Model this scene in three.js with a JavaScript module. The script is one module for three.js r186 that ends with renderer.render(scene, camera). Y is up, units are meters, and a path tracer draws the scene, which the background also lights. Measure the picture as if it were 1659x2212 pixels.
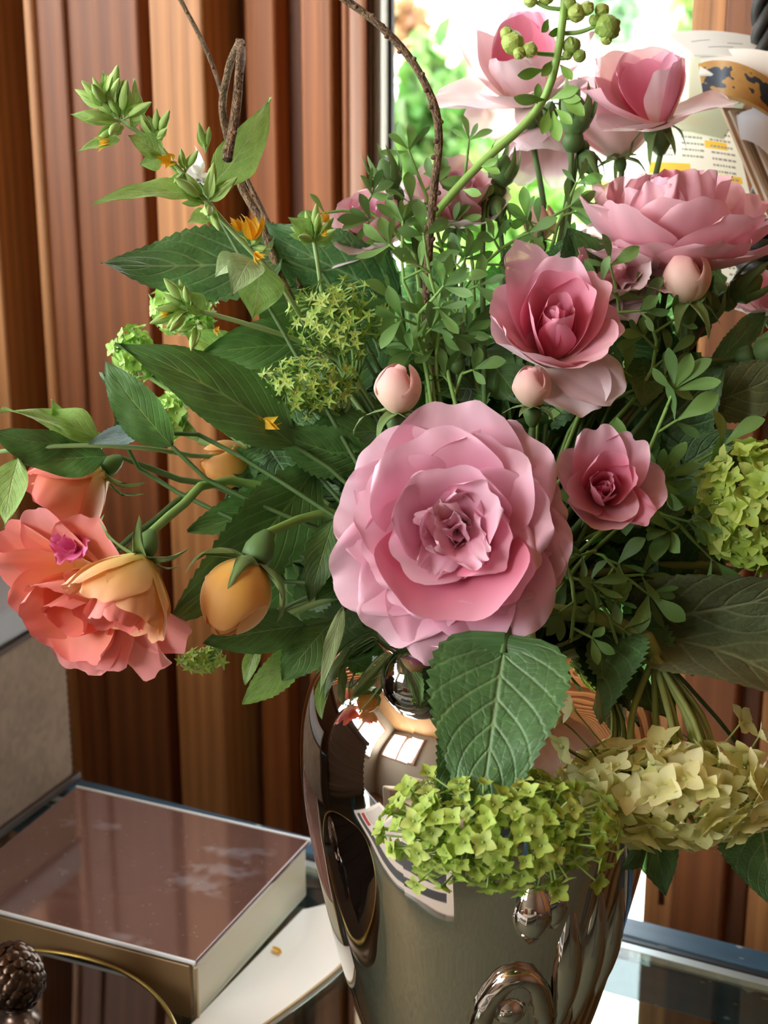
import * as THREE from 'three';
import { RectAreaLightUniformsLib } from 'three/addons/lights/RectAreaLightUniformsLib.js';
import { RoundedBoxGeometry } from 'three/addons/geometries/RoundedBoxGeometry.js';
import { mergeGeometries } from 'three/addons/utils/BufferGeometryUtils.js';

// ---------------------------------------------------------------- camera, sky, sun, daylight, exposure
const scene = new THREE.Scene();
const renderer = new THREE.WebGLRenderer({ antialias: true });
renderer.toneMapping = THREE.LinearToneMapping;
renderer.toneMappingExposure = 1.12;
renderer.shadowMap.enabled = true;
RectAreaLightUniformsLib.init();

const FPX = 4000, PITCH = THREE.MathUtils.degToRad(20), YAW = THREE.MathUtils.degToRad(26);
const V = (x, y, z) => new THREE.Vector3(x, y, z);
const FH = V(-Math.sin(YAW), 0, -Math.cos(YAW)), CR = V(Math.cos(YAW), 0, -Math.sin(YAW));
const CF = FH.clone().multiplyScalar(Math.cos(PITCH)).add(V(0, -Math.sin(PITCH), 0)), CU = CR.clone().cross(CF), CB = CF.clone().negate();
const CAM = V(0, 0.629, 0).addScaledVector(FH, -0.808).addScaledVector(CR, -0.0466);
const camera = new THREE.PerspectiveCamera(2 * Math.atan(1106 / FPX) * 180 / Math.PI, 1659 / 2212, 0.02, 80);
camera.position.copy(CAM);
camera.lookAt(CAM.clone().add(CF));
camera.focus = 0.86;
camera.userData.fStop = 13;
scene.add(camera);

scene.background = new THREE.Color().setRGB(0.86, 0.95, 1.0);
scene.backgroundIntensity = 6.5;

const sun = new THREE.DirectionalLight(new THREE.Color().setRGB(1, 0.95, 0.86), 12);
sun.position.set(2.2, 5.5, -5.5); sun.target.position.set(0, 0, -4.5);
sun.castShadow = true; sun.shadow.camera.left = -8; sun.shadow.camera.right = 8; sun.shadow.camera.top = 8; sun.shadow.camera.bottom = -8;
sun.shadow.mapSize.set(2048, 2048);
scene.add(sun, sun.target);

function daylight(name, x, y, z, tx, ty, tz, w, h, rgb, k) {
  const l = new THREE.RectAreaLight(new THREE.Color().setRGB(...rgb), k, w, h);
  l.name = name; l.position.set(x, y, z); scene.add(l); l.lookAt(tx, ty, tz); return l;
}
daylight('daylight_side_window', -1.66, 0.9, 0.85, 0, 0.9, 0.85, 1.5, 1.1, [0.95, 0.98, 1.0], 7.5);
daylight('daylight_rear_window', -1.12, 1.15, 1.96, -1.12, 1.15, 0, 0.9, 1.0, [1.0, 0.99, 0.97], 14.0);

// ---------------------------------------------------------------- helpers
const ray = (px, py) => CF.clone().addScaledVector(CR, (px - 829.5) / FPX).addScaledVector(CU, -(py - 1106) / FPX);
const at = (px, py, d) => CAM.clone().addScaledVector(ray(px, py), d);              // d = distance along the view axis
const onY = (px, py, h) => { const r = ray(px, py); return CAM.clone().addScaledVector(r, (h - CAM.y) / r.y); };
const onZ = (px, py, z) => { const r = ray(px, py); return CAM.clone().addScaledVector(r, (z - CAM.z) / r.z); };
function rng(seed) { let a = seed * 2654435761 >>> 0; return () => { a = a + 0x6D2B79F5 >>> 0; let t = Math.imul(a ^ a >>> 15, 1 | a); t = t + Math.imul(t ^ t >>> 7, 61 | t) ^ t; return ((t ^ t >>> 14) >>> 0) / 4294967296; }; }
const hash = (x, y, s) => { const t = Math.sin(x * 127.1 + y * 311.7 + s * 74.7) * 43758.5453; return t - Math.floor(t); };
function noise(x, y, s = 0) {
  const ix = Math.floor(x), iy = Math.floor(y), fx = x - ix, fy = y - iy, u = fx * fx * (3 - 2 * fx), v = fy * fy * (3 - 2 * fy);
  const a = hash(ix, iy, s), b = hash(ix + 1, iy, s), c = hash(ix, iy + 1, s), d = hash(ix + 1, iy + 1, s);
  return (a + (b - a) * u + (c - a) * v + (a - b - c + d) * u * v) * 2 - 1;
}
const rad = THREE.MathUtils.degToRad, clamp = THREE.MathUtils.clamp, lerp = THREE.MathUtils.lerp, smooth = THREE.MathUtils.smoothstep;
const C = (h) => new THREE.Color(h);
const taken = {};
function numbered(n) { const k = taken[n] = (taken[n] ?? -1) + 1; return k ? n + '_' + String(k).padStart(3, '0') : n; }
function tag(o, label, category, group, kind) { if (label) o.userData.label = label; if (category) o.userData.category = category; if (group) o.userData.group = group; if (kind) o.userData.kind = kind; return o; }
function thing(name, label, category, group, pos) { const g = new THREE.Group(); g.name = numbered(name); if (pos) g.position.copy(pos); scene.add(g); return tag(g, label, category, group); }
function mesh(name, geo, mat, parent, label) {
  const m = new THREE.Mesh(geo, mat); m.name = parent === scene ? numbered(name) : name; m.castShadow = m.receiveShadow = true;
  if (label) m.userData.label = label; parent.add(m); return m;
}
function struct(name, geo, mat, label, category, parent = scene) { const m = mesh(name, geo, mat, parent); if (parent === scene) tag(m, label, category, null, 'structure'); return m; }
function box(x0, x1, y0, y1, z0, z1) { const g = new THREE.BoxGeometry(x1 - x0, y1 - y0, z1 - z0); g.translate((x0 + x1) / 2, (y0 + y1) / 2, (z0 + z1) / 2); return boxUV(g); }
function boxUV(g) {                                                                  // uv in metres by the face's direction
  const p = g.attributes.position, n = g.attributes.normal, uv = g.attributes.uv;
  for (let i = 0; i < p.count; i++) {
    const ax = Math.abs(n.getX(i)), ay = Math.abs(n.getY(i));
    if (ax > 0.7) uv.setXY(i, p.getZ(i), p.getY(i)); else if (ay > 0.7) uv.setXY(i, p.getX(i), p.getZ(i)); else uv.setXY(i, p.getX(i), p.getY(i));
  }
  return g;
}
function rbox(x0, x1, y0, y1, z0, z1, r = 0.002, s = 2) { const g = new RoundedBoxGeometry(x1 - x0, y1 - y0, z1 - z0, s, r); g.translate((x0 + x1) / 2, (y0 + y1) / 2, (z0 + z1) / 2); return boxUV(g); }
function grid(nu, nv, f) {                                                           // f(u in -1..1, v in 0..1) -> {p:[x,y,z], uv:[u,v], c:[r,g,b]}
  const pos = [], uv = [], col = [], idx = []; let hasC = false;
  for (let j = 0; j <= nv; j++) for (let i = 0; i <= nu; i++) {
    const q = f(i / nu * 2 - 1, j / nv); pos.push(...q.p); uv.push(...(q.uv ?? [i / nu, j / nv])); if (q.c) { hasC = true; col.push(...q.c); }
    if (i < nu && j < nv) { const a = j * (nu + 1) + i; idx.push(a, a + 1, a + nu + 2, a, a + nu + 2, a + nu + 1); }
  }
  const g = new THREE.BufferGeometry();
  g.setAttribute('position', new THREE.Float32BufferAttribute(pos, 3)); g.setAttribute('uv', new THREE.Float32BufferAttribute(uv, 2));
  if (hasC) g.setAttribute('color', new THREE.Float32BufferAttribute(col, 3));
  g.setIndex(idx); g.computeVertexNormals(); return g;
}
function tube(pts, r0, r1, segs = 16, sides = 7, bumpy = 0, seed = 0) {
  const curve = new THREE.CatmullRomCurve3(pts, false, 'centripetal'), fr = curve.computeFrenetFrames(segs, false);
  const pos = [], idx = [], uv = [], len = curve.getLength();
  for (let j = 0; j <= segs; j++) {
    const t = j / segs, p = curve.getPointAt(t);
    for (let i = 0; i <= sides; i++) {
      const a = i / sides * Math.PI * 2, r = (typeof r0 === 'function' ? r0(t) : lerp(r0, r1, t)) * (1 + bumpy * noise(Math.cos(a) * 1.5 + t * 40, Math.sin(a) * 1.5 + t * 17, seed));
      const q = p.clone().addScaledVector(fr.normals[j], Math.cos(a) * r).addScaledVector(fr.binormals[j], Math.sin(a) * r);
      pos.push(q.x, q.y, q.z); uv.push(i / sides, t * len);
      if (i < sides && j < segs) { const k = j * (sides + 1) + i; idx.push(k, k + 1, k + sides + 2, k, k + sides + 2, k + sides + 1); }
    }
  }
  for (const [j, flip] of [[0, 0], [segs, 1]]) {                                      // end caps
    const c = curve.getPointAt(j / segs), k = pos.length / 3; pos.push(c.x, c.y, c.z); uv.push(0.5, 0);
    for (let i = 0; i < sides; i++) { const a = j * (sides + 1) + i; flip ? idx.push(k, a, a + 1) : idx.push(k, a + 1, a); }
  }
  const g = new THREE.BufferGeometry();
  g.setAttribute('position', new THREE.Float32BufferAttribute(pos, 3)); g.setAttribute('uv', new THREE.Float32BufferAttribute(uv, 2));
  g.setIndex(idx); g.computeVertexNormals(); return g;
}
function lathe(prof, segs = 24) { return new THREE.LatheGeometry(prof.map(([r, y]) => new THREE.Vector2(r, y)), segs); }
function frameQuat(axis, ref) {                                                      // local +y -> axis, local +x -> ref made square to it
  const y = axis.clone().normalize(), x = ref.clone().addScaledVector(y, -ref.dot(y)).normalize(), z = x.clone().cross(y);
  return new THREE.Quaternion().setFromRotationMatrix(new THREE.Matrix4().makeBasis(x, y, z));
}
const camDir = ([x, y, z]) => V(0, 0, 0).addScaledVector(CR, x).addScaledVector(CU, y).addScaledVector(CB, z).normalize();

// ---------------------------------------------------------------- textures (what surfaces are made of)
function dataTex(w, h, f, srgb = true) {
  const d = new Uint8Array(w * h * 4);
  for (let y = 0; y < h; y++) for (let x = 0; x < w; x++) { const c = f(x / w, y / h, x, y), k = (y * w + x) * 4; d[k] = clamp(c[0], 0, 1) * 255; d[k + 1] = clamp(c[1], 0, 1) * 255; d[k + 2] = clamp(c[2], 0, 1) * 255; d[k + 3] = 255; }
  const t = new THREE.DataTexture(d, w, h); t.magFilter = THREE.LinearFilter; t.minFilter = THREE.LinearFilter; t.wrapS = t.wrapT = THREE.RepeatWrapping;
  if (srgb) t.colorSpace = THREE.SRGBColorSpace; t.needsUpdate = true; return t;
}
function wnoise(u, v, fu, fv, s) {                                                   // noise that wraps at 1
  const x = u * fu, y = v * fv, ix = Math.floor(x), iy = Math.floor(y), fx = x - ix, fy = y - iy, a = fx * fx * (3 - 2 * fx), b = fy * fy * (3 - 2 * fy);
  const h = (i, j) => hash((i + fu) % fu, (j + fv) % fv, s);
  return lerp(lerp(h(ix, iy), h(ix + 1, iy), a), lerp(h(ix, iy + 1), h(ix + 1, iy + 1), a), b) * 2 - 1;
}
const woodTex = dataTex(512, 512, (u, v) => {
  const bend = 0.02 * wnoise(u, v, 3, 2, 1) + 0.006 * wnoise(u, v, 8, 5, 2);
  const uu = ((u + bend) % 1 + 1) % 1;
  const rings = Math.sin(uu * Math.PI * 2 * 22 + 3 * wnoise(uu, v, 5, 1, 3)), fine = wnoise(uu, v, 160, 5, 4), broad = wnoise(uu, v, 6, 1, 5), fib = wnoise(u, v, 250, 24, 6);
  const k = 0.86 + 0.05 * rings + 0.045 * fine + 0.05 * broad + 0.03 * fib;
  return [k, k * (0.985 + 0.01 * rings), k * (0.96 + 0.02 * rings)];
});
const mapOf = (t, ru, rv, ou = 0, ov = 0) => { const c = t.clone(); c.repeat.set(ru, rv); c.offset.set(ou, ov); c.needsUpdate = true; return c; };
const woodMap = mapOf(woodTex, 3.2, 1.1);
const woodMats = {};
function wood(hex, rough = 0.5) { return woodMats[hex + rough] ??= new THREE.MeshStandardMaterial({ color: C(hex), map: woodMap, roughness: rough, bumpMap: woodMap, bumpScale: 0.0006 }); }
const std = (hex, rough = 0.6, extra = {}) => new THREE.MeshStandardMaterial({ color: C(hex), roughness: rough, ...extra });
const phys = (hex, rough = 0.6, extra = {}) => new THREE.MeshPhysicalMaterial({ color: C(hex), roughness: rough, ...extra });
const plaster = std('#8f8676', 0.9);

// ---------------------------------------------------------------- the room
const ZW = -0.42, FLOOR = -0.62, CEIL = 1.9, XL = -1.7, XR = 1.9, ZR = 2.0, TH = 0.14;
const wx = (px, py = 0, z = ZW) => onZ(px, py, z).x;
const WINL = wx(846), WINR = wx(1520), WINTOP = 1.35;
const pineDark = '#774526', pine = '#93582f', pineLight = '#cc8f58', pineWarm = '#b46d37';
const floor = struct('floor', box(XL - TH, XR + TH, FLOOR - 0.1, FLOOR, ZW - TH, ZR + TH), wood('#6b4a30', 0.45), 'dark brown wooden floor under the glass table', 'floor');
const ceiling = struct('ceiling', box(XL - TH, XR + TH, CEIL, CEIL + 0.1, ZW - TH, ZR + TH), wood('#c99b66', 0.6), 'pale wooden ceiling of the room', 'ceiling');
const wallBack = new THREE.Group(); wallBack.name = 'wall_back'; scene.add(wallBack); tag(wallBack, 'cedar clad wall of vertical boards beside the narrow window', 'wall', null, 'structure');
mesh('wall_core', mergeGeometries([box(XL - TH, WINL - 0.075, FLOOR, CEIL, ZW - TH, ZW), box(WINL - 0.075, WINL - 0.02, FLOOR, CEIL, ZW - 0.016, ZW), box(WINR + 0.02, XR + TH, FLOOR, CEIL, ZW - TH, ZW), box(WINL - 0.02, WINR + 0.02, WINTOP + 0.02, CEIL, ZW - TH, ZW)]), wood('#7a4a2c'), wallBack);
function board(x0, x1, prot, hex, y0 = FLOOR, y1 = CEIL) { return mesh('board', rbox(x0, x1, y0, y1, ZW - 0.004, ZW + prot, 0.003, 2), wood(hex), wallBack); }
// boards read off the photograph, left of the window (edges taken at the board's own front face)
const bp = (px, prot) => wx(px, 0, ZW + prot);
for (const [a, b, prot, hex] of [
  [-330, -130, 0.012, pine], [-128, -40, 0.05, pineLight], [46, 68, 0.034, pineLight], [70, 136, 0.03, pine], [138, 296, 0.026, pine],
  [318, 436, 0.05, pineLight], [524, 592, 0.018, pineWarm], [646, 716, 0.04, pineWarm], [734, 752, 0.036, pineWarm]])
  board(bp(a, prot), bp(b, prot), prot, hex);
for (let x = bp(-330, 0.012) - 0.02, k = 0; x > XL + 0.1; x -= 0.15, k++) { board(x - 0.13, x - 0.05, 0.012, pine); board(x - 0.045, x - 0.005, 0.045, pineLight); }
// boards right of the window
for (const [a, b, prot, hex] of [[1524, 1562, 0.012, pineDark], [1566, 1700, 0.022, pine], [1704, 1760, 0.01, pineDark], [1764, 1850, 0.03, pineLight], [1854, 1900, 0.02, pine]])
  board(bp(a, prot), bp(b, prot), prot, hex);
for (let x = bp(1900, 0.02) + 0.004, k = 0; x < XR - 0.1; x += 0.13, k++) { board(x, x + 0.07, 0.012, pine); board(x + 0.075, x + 0.125, 0.035, pineLight); }

// narrow floor-length window in the back wall
const win1 = new THREE.Group(); win1.name = 'window_1'; scene.add(win1); tag(win1, 'narrow floor-length window looking onto the sunlit garden', 'window', null, 'structure');
const darkFrame = wood('#5d3b26', 0.5), greyFrame = std('#8d8a80', 0.45, { metalness: 0.3 }), seal = std('#161616', 0.7);
const paneMat = phys('#ffffff', 0.0, { transmission: 1, thickness: 0, ior: 1.5, side: THREE.DoubleSide });
{
  const fl = bp(757, 0.008), fr = bp(800, 0.008), gl = onZ(847, 0, ZW - 0.014).x;
  mesh('frame_jamb', rbox(fl, fr, FLOOR, WINTOP + 0.06, ZW - 0.015, ZW + 0.008, 0.002), darkFrame, win1);
  mesh('frame_stile', rbox(fr, gl, FLOOR, WINTOP + 0.02, ZW - 0.014, ZW + 0.004, 0.001), greyFrame, win1);
  mesh('rubber_seal', box(gl, gl + 0.0022, FLOOR, WINTOP, ZW - 0.0135, ZW - 0.009), seal, win1);
  mesh('frame_jamb', rbox(WINR - 0.004, WINR + 0.02, FLOOR, WINTOP + 0.06, ZW - 0.06, ZW + 0.012, 0.003), wood(pineLight), win1);
  mesh('frame_head', rbox(fr, WINR - 0.005, WINTOP, WINTOP + 0.05, ZW - 0.05, ZW + 0.02, 0.003), darkFrame, win1);
  mesh('threshold', rbox(gl, WINR, FLOOR, FLOOR + 0.03, ZW - 0.06, ZW + 0.01, 0.003), greyFrame, win1);
  mesh('pane', box(gl, WINR, FLOOR + 0.03, WINTOP, ZW - 0.013, ZW - 0.0095), paneMat, win1);
}
// the room behind the camera, seen in the silver vase: side and rear walls with large windows
function holedWall(name, label, axis, c0, c1, a0, a1, w) {                           // wall across axis x or z with one opening [a,b,y0,y1]
  const bx = axis === 'x' ? (s, e, y0, y1) => box(c0, c1, y0, y1, s, e) : (s, e, y0, y1) => box(s, e, y0, y1, c0, c1);
  const parts = w ? [bx(a0, w[0], FLOOR, CEIL), bx(w[1], a1, FLOOR, CEIL), bx(w[0], w[1], FLOOR, w[2]), bx(w[0], w[1], w[3], CEIL)] : [bx(a0, a1, FLOOR, CEIL)];
  return struct(name, mergeGeometries(parts), plaster, label, 'wall');
}
holedWall('wall_left', 'pale plaster wall with a broad window', 'x', XL - TH, XL, ZW, ZR, [0.08, 1.62, 0.33, 1.47]);
holedWall('wall_rear', 'pale plaster wall behind the table with a broad window', 'z', ZR, ZR + TH, XL, XR, [-1.6, -0.64, 0.63, 1.67]);
const wallRight = struct('wall_right', box(XR, XR + TH, FLOOR, CEIL, ZW, ZR), wood('#8a5c38'), 'dark wooden wall on the window-less side', 'wall');
function frameWin(name, label, mk) {
  const g = new THREE.Group(); g.name = name; scene.add(g); tag(g, label, 'window', null, 'structure');
  for (const [n, s] of mk) mesh(n, s, n === 'pane' ? paneMat : wood('#a8743f', 0.5), g);
}
{
  const X0 = XL - 0.09, X1 = XL + 0.05;
  frameWin('window_2', 'broad wooden window in the side wall', [['frame_sill', box(X0, X1, 0.3, 0.35, 0.06, 1.64)], ['frame_head', box(X0, X1, 1.45, 1.5, 0.06, 1.64)], ['frame_jamb', box(X0, X1, 0.35, 1.45, 0.06, 0.1)], ['frame_jamb', box(X0, X1, 0.35, 1.45, 1.6, 1.64)], ['mullion', box(X0, X1, 0.35, 1.45, 0.81, 0.88)], ['transom', box(X0, X1, 1.12, 1.15, 0.1, 1.6)], ['pane', box(XL - 0.06, XL - 0.056, 0.35, 1.45, 0.1, 1.6)]]);
  const Z0 = ZR - 0.05, Z1 = ZR + 0.09;
  frameWin('window_3', 'wooden window in the rear wall', [['frame_sill', box(-1.62, -0.62, 0.6, 0.65, Z0, Z1)], ['frame_head', box(-1.62, -0.62, 1.65, 1.7, Z0, Z1)], ['frame_jamb', box(-1.62, -1.57, 0.65, 1.65, Z0, Z1)], ['frame_jamb', box(-0.67, -0.62, 0.65, 1.65, Z0, Z1)], ['mullion', box(-1.15, -1.08, 0.65, 1.65, Z0, Z1)], ['pane', box(-1.57, -0.67, 0.65, 1.65, ZR + 0.056, ZR + 0.06)]]);
}
{ // cabinet beside the table, whose bulk shades the lower wall
  const g = thing('side_cabinet', 'dark wooden cabinet standing left of the glass table', 'cabinet', null, V(-1.12, FLOOR, 0.2)), m = wood('#5a3a24', 0.45);
  mesh('body', rbox(-0.22, 0.22, 0, 1.0, -0.55, 0.55, 0.006), m, g); mesh('top', rbox(-0.24, 0.24, 1.0, 1.025, -0.57, 0.57, 0.005), m, g);
  for (const s of [-1, 1]) { const dr = mesh('door', rbox(0.221, 0.236, 0.03, 0.98, s > 0 ? 0.01 : -0.54, s > 0 ? 0.54 : -0.01, 0.004), m, g); mesh('knob', new THREE.SphereGeometry(0.014, 16, 12), std('#b08d4a', 0.3, { metalness: 0.9 }), dr).position.set(0.246, 0.55, s * 0.05); }
}
{ // woven rug under the table
  const rt = dataTex(256, 256, (u, v) => { const k = 0.8 + 0.1 * Math.sin(u * 400) * Math.sin(v * 400) + 0.08 * wnoise(u, v, 60, 60, 1); return [k, k * 0.95, k * 0.86]; });
  tag(mesh('rug', rbox(-1.0, 1.3, FLOOR, FLOOR + 0.012, -0.36, 1.0, 0.004), new THREE.MeshStandardMaterial({ color: C('#9a958e'), map: mapOf(rt, 3, 3), roughness: 0.95 }), scene), 'pale woven rug under the glass table', 'rug');
}
{ // pale sofa across the room, mirrored in the vase
  const g = thing('sofa', 'pale beige sofa on the far side of the glass table', 'sofa', null, V(0.25, FLOOR, 1.45)), m = std('#b9ad98', 0.9);
  mesh('seat', rbox(-0.85, 0.85, 0.12, 0.42, -0.4, 0.25, 0.04, 3), m, g); mesh('backrest', rbox(-0.85, 0.85, 0.2, 0.86, 0.24, 0.42, 0.05, 3), m, g);
  for (const [x, h, ry] of [[-0.5, '#7a3f34', 0.2], [0.1, '#d9d2c4', -0.15], [0.55, '#4f5a60', 0.1]]) { const c = mesh('cushion', new RoundedBoxGeometry(0.4, 0.36, 0.12, 4, 0.055), std(h, 0.9), g); c.position.set(x, 0.6, 0.15); c.rotation.set(-0.25, ry, 0); }
  for (const s of [-1, 1]) { mesh('arm', rbox(s < 0 ? -1.0 : 0.84, s < 0 ? -0.84 : 1.0, 0.1, 0.6, -0.4, 0.42, 0.04, 3), m, g); mesh('leg', rbox(s * 0.9 - 0.02, s * 0.9 + 0.02, 0, 0.11, -0.35, -0.31, 0.003), darkFrame, g); mesh('leg', rbox(s * 0.9 - 0.02, s * 0.9 + 0.02, 0, 0.11, 0.33, 0.37, 0.003), darkFrame, g); }
}
// ---------------------------------------------------------------- the garden outside
const lawn = struct('ground', box(-16, 16, FLOOR - 0.2, FLOOR - 0.11, -18, 14), std('#e6e1d3', 0.9), 'pale sunlit paving outside the window', 'paving');
function shrub(label, x, z, y0, rx, ry, rz, n, hex, seed) {
  const r = rng(seed), g = thing('garden_shrub', label, 'shrub', 'shrubs outside the window', V(x, FLOOR - 0.11, z));
  mesh('trunk', tube([V(0, 0, 0), V(0.03, y0 * 0.6, 0.02), V(0, y0 + ry * 0.6, 0)], 0.012, 0.006, 8, 7), std('#5a4632', 0.9), g);
  const leafG = grid(2, 3, (u, v) => ({ p: [u * 0.012 * Math.sin(Math.PI * (0.08 + v * 0.92)), v * 0.04, 0.007 * Math.sin(v * 3)] }));
  const im = new THREE.InstancedMesh(leafG, phys('#ffffff', 0.6, { side: THREE.DoubleSide, transmission: 0.35, thickness: 0 }), n);
  const m = new THREE.Matrix4(), q = new THREE.Quaternion(), e = new THREE.Euler(), c0 = C(hex), c = new THREE.Color();
  for (let i = 0; i < n; i++) {
    const a = r() * 6.283, b = Math.acos(2 * r() - 1), k = Math.pow(r(), 0.4) * (0.8 + 0.35 * noise(a * 1.6, b * 2.2, seed)), s = 0.8 + r() * 0.9;
    m.compose(V(rx * k * Math.sin(b) * Math.cos(a), y0 + ry + ry * k * Math.cos(b), rz * k * Math.sin(b) * Math.sin(a)), q.setFromEuler(e.set(r() * 6.3, r() * 6.3, r() * 6.3)), V(s, s, s));
    im.setMatrixAt(i, m); im.setColorAt(i, c.copy(c0).offsetHSL((r() - 0.5) * 0.05, 0, (r() - 0.5) * 0.1));
  }
  im.name = 'foliage'; im.userData.kind = 'stuff'; im.castShadow = im.receiveShadow = true; g.add(im);
}
for (const [lab, px, py, d, rx, ry, n, hex, sd] of [['loose green garden shrub left of the pale spread rose', 930, 330, 3.3, 0.11, 0.22, 900, '#6f9f4a', 11], ['low bright garden shrub behind the hanging blush rose', 1110, 470, 3.1, 0.16, 0.12, 800, '#8fbf5a', 12], ['slim fresh green garden shrub above the paper basket', 1508, -30, 3.4, 0.035, 0.14, 260, '#9fd070', 13], ['small bluish garden shrub behind the round flower buds', 1330, 30, 4.2, 0.05, 0.09, 260, '#8fb890', 14], ['reddish dry garden shrub beside the window frame', 880, 60, 4.0, 0.035, 0.05, 200, '#b08a60', 15]]) {
  const c = at(px, py, d); shrub(lab, c.x, c.z, c.y - (FLOOR - 0.11) - ry, rx, ry, rx, n, hex, sd);
}
// ---------------------------------------------------------------- glass table with a teal frame
const ZE = -0.2135, TX0 = -0.82, TX1 = 0.62, TZ1 = 0.5;
const tealTex = dataTex(256, 256, (u, v) => {
  const chip = wnoise(u, v, 24, 40, 1) * 0.6 + wnoise(u, v, 60, 90, 2) * 0.5 + 0.3 * wnoise(u, v, 5, 9, 7), k = 0.92 + 0.08 * wnoise(u, v, 12, 30, 3);
  return chip > 0.74 ? [0.78, 0.8, 0.78] : [0.20 * k, 0.36 * k, 0.46 * k];
});
const teal = new THREE.MeshStandardMaterial({ map: mapOf(tealTex, 3, 6), roughness: 0.35 });
const table = thing('glass_table', 'low table with clear glass top in a chipped teal frame', 'table', null, V(0, FLOOR, 0));
{
  const L = (g) => { g.translate(0, -FLOOR, 0); return g; };
  mesh('rail', L(rbox(TX0, TX1, -0.05, 0, ZE, ZE + 0.021, 0.002)), teal, table, 'chipped teal painted rail');
  mesh('rail', L(rbox(TX0, TX1, -0.05, 0, TZ1 - 0.021, TZ1, 0.002)), teal, table);
  mesh('rail', L(rbox(TX0, TX0 + 0.021, -0.05, 0, ZE + 0.021, TZ1 - 0.021, 0.002)), teal, table);
  mesh('rail', L(rbox(TX1 - 0.021, TX1, -0.05, 0, ZE + 0.021, TZ1 - 0.021, 0.002)), teal, table);
  mesh('edge_strip', L(rbox(TX0 + 0.021, TX1 - 0.021, -0.012, -0.0005, ZE + 0.0213, ZE + 0.026, 0.001)), std('#2b3033', 0.4, { metalness: 0.6 }), table);
  mesh('edge_strip', L(rbox(TX0 + 0.021, TX1 - 0.021, -0.012, -0.0008, ZE + 0.0265, ZE + 0.034, 0.001)), std('#a9b2b0', 0.35, { metalness: 0.6 }), table);
  mesh('tabletop', L(box(TX0 + 0.0215, TX1 - 0.0215, -0.0095, -0.0005, ZE + 0.0345, TZ1 - 0.0215)), phys('#e9f7f3', 0.02, { transmission: 1, thickness: 0.01, ior: 1.52, attenuationColor: C('#7fc4b4'), attenuationDistance: 0.08 }), table, 'clear greenish glass');
  for (const [x, z] of [[TX0, ZE], [TX1 - 0.04, ZE], [TX0, TZ1 - 0.04], [TX1 - 0.04, TZ1 - 0.04]]) mesh('leg', L(rbox(x, x + 0.04, FLOOR + 0.0125, -0.05, z, z + 0.04, 0.003)), teal, table);
}
// ---------------------------------------------------------------- things on the table, left of the vase
const smudge = dataTex(512, 512, (u, v) => { const n = Math.max(0, wnoise(u, v, 9, 9, 1) * 0.6 + wnoise(u, v, 30, 30, 2) * 0.4), s = hash(Math.floor(u * 512), Math.floor(v * 512), 5) > 0.9985 ? 0.35 : 0; const k = 0.1 + 0.22 * n * n + s; return [k, k, k]; }, false);
const smear = dataTex(512, 512, (u, v) => {                                           // brown lacquer with pale wipe marks and specks
  const m = smooth(wnoise(u, v, 4, 5, 11) * 0.6 + wnoise(u, v, 11, 17, 12) * 0.35 + wnoise(u, v, 40, 40, 13) * 0.2, 0.28, 0.75), sp = hash(Math.floor(u * 170), Math.floor(v * 170), 9) > 0.994 ? 0.5 : 0, k = Math.min(1, m * 0.6 + sp);
  return [lerp(0.44, 0.62, k), lerp(0.33, 0.62, k), lerp(0.30, 0.66, k)];
});
{
  const H = 0.04, a = onY(665, 1812, H), b = onY(430, 2080, H), cx0 = onY(180, 1705, H).x, box1 = thing('shallow_box', 'shallow cream box with a glossy brown mirrored lid beside the vase', 'box');
  const x1 = (a.x + b.x) / 2, z0 = a.z + 0.004, z1 = b.z + 0.003, x0 = cx0 - 0.004, tl = 0.0035;
  box1.position.set((x0 + x1) / 2, 0, (z0 + z1) / 2); box1.rotation.y = 0.04; const w = (x1 - x0) / 2, d = (z1 - z0) / 2;
  mesh('base', rbox(-w + 0.002, w - 0.002, 0.0005, H - tl - 0.0002, -d + 0.002, d - 0.002, 0.0015), std('#ddd6bd', 0.35), box1, 'cream painted base');
  mesh('front_panel', rbox(-w + 0.004, w - 0.004, 0.001, H - tl - 0.0006, d - 0.0018, d + 0.0004, 0.0008), std('#8f7350', 0.3, { metalness: 0.25 }), box1, 'bronze brown front');
  mesh('lid', rbox(-w, w, H - tl, H, -d, d, 0.0012), phys('#ffffff', 1, { metalness: 0.35, map: mapOf(smear, 5.2, 6), roughnessMap: mapOf(smudge, 5.2, 6), clearcoat: 1, clearcoatRoughness: 0.04 }), box1, 'glossy brown mirrored lid');
  const lm = std('#e8eef0', 0.25);
  mesh('lid_edging', rbox(-w, w, H - 0.002, H + 0.0004, -d - 0.0015, -d, 0.0005), lm, box1); mesh('lid_edging', rbox(-w, w, H - 0.002, H + 0.0004, d, d + 0.0012, 0.0005), lm, box1);
  mesh('corner_strip', rbox(w - 0.0015, w + 0.0006, 0.001, H - tl, d - 0.001, d + 0.0012, 0.0006), std('#b9a27c', 0.3, { metalness: 0.4 }), box1);
}
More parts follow.
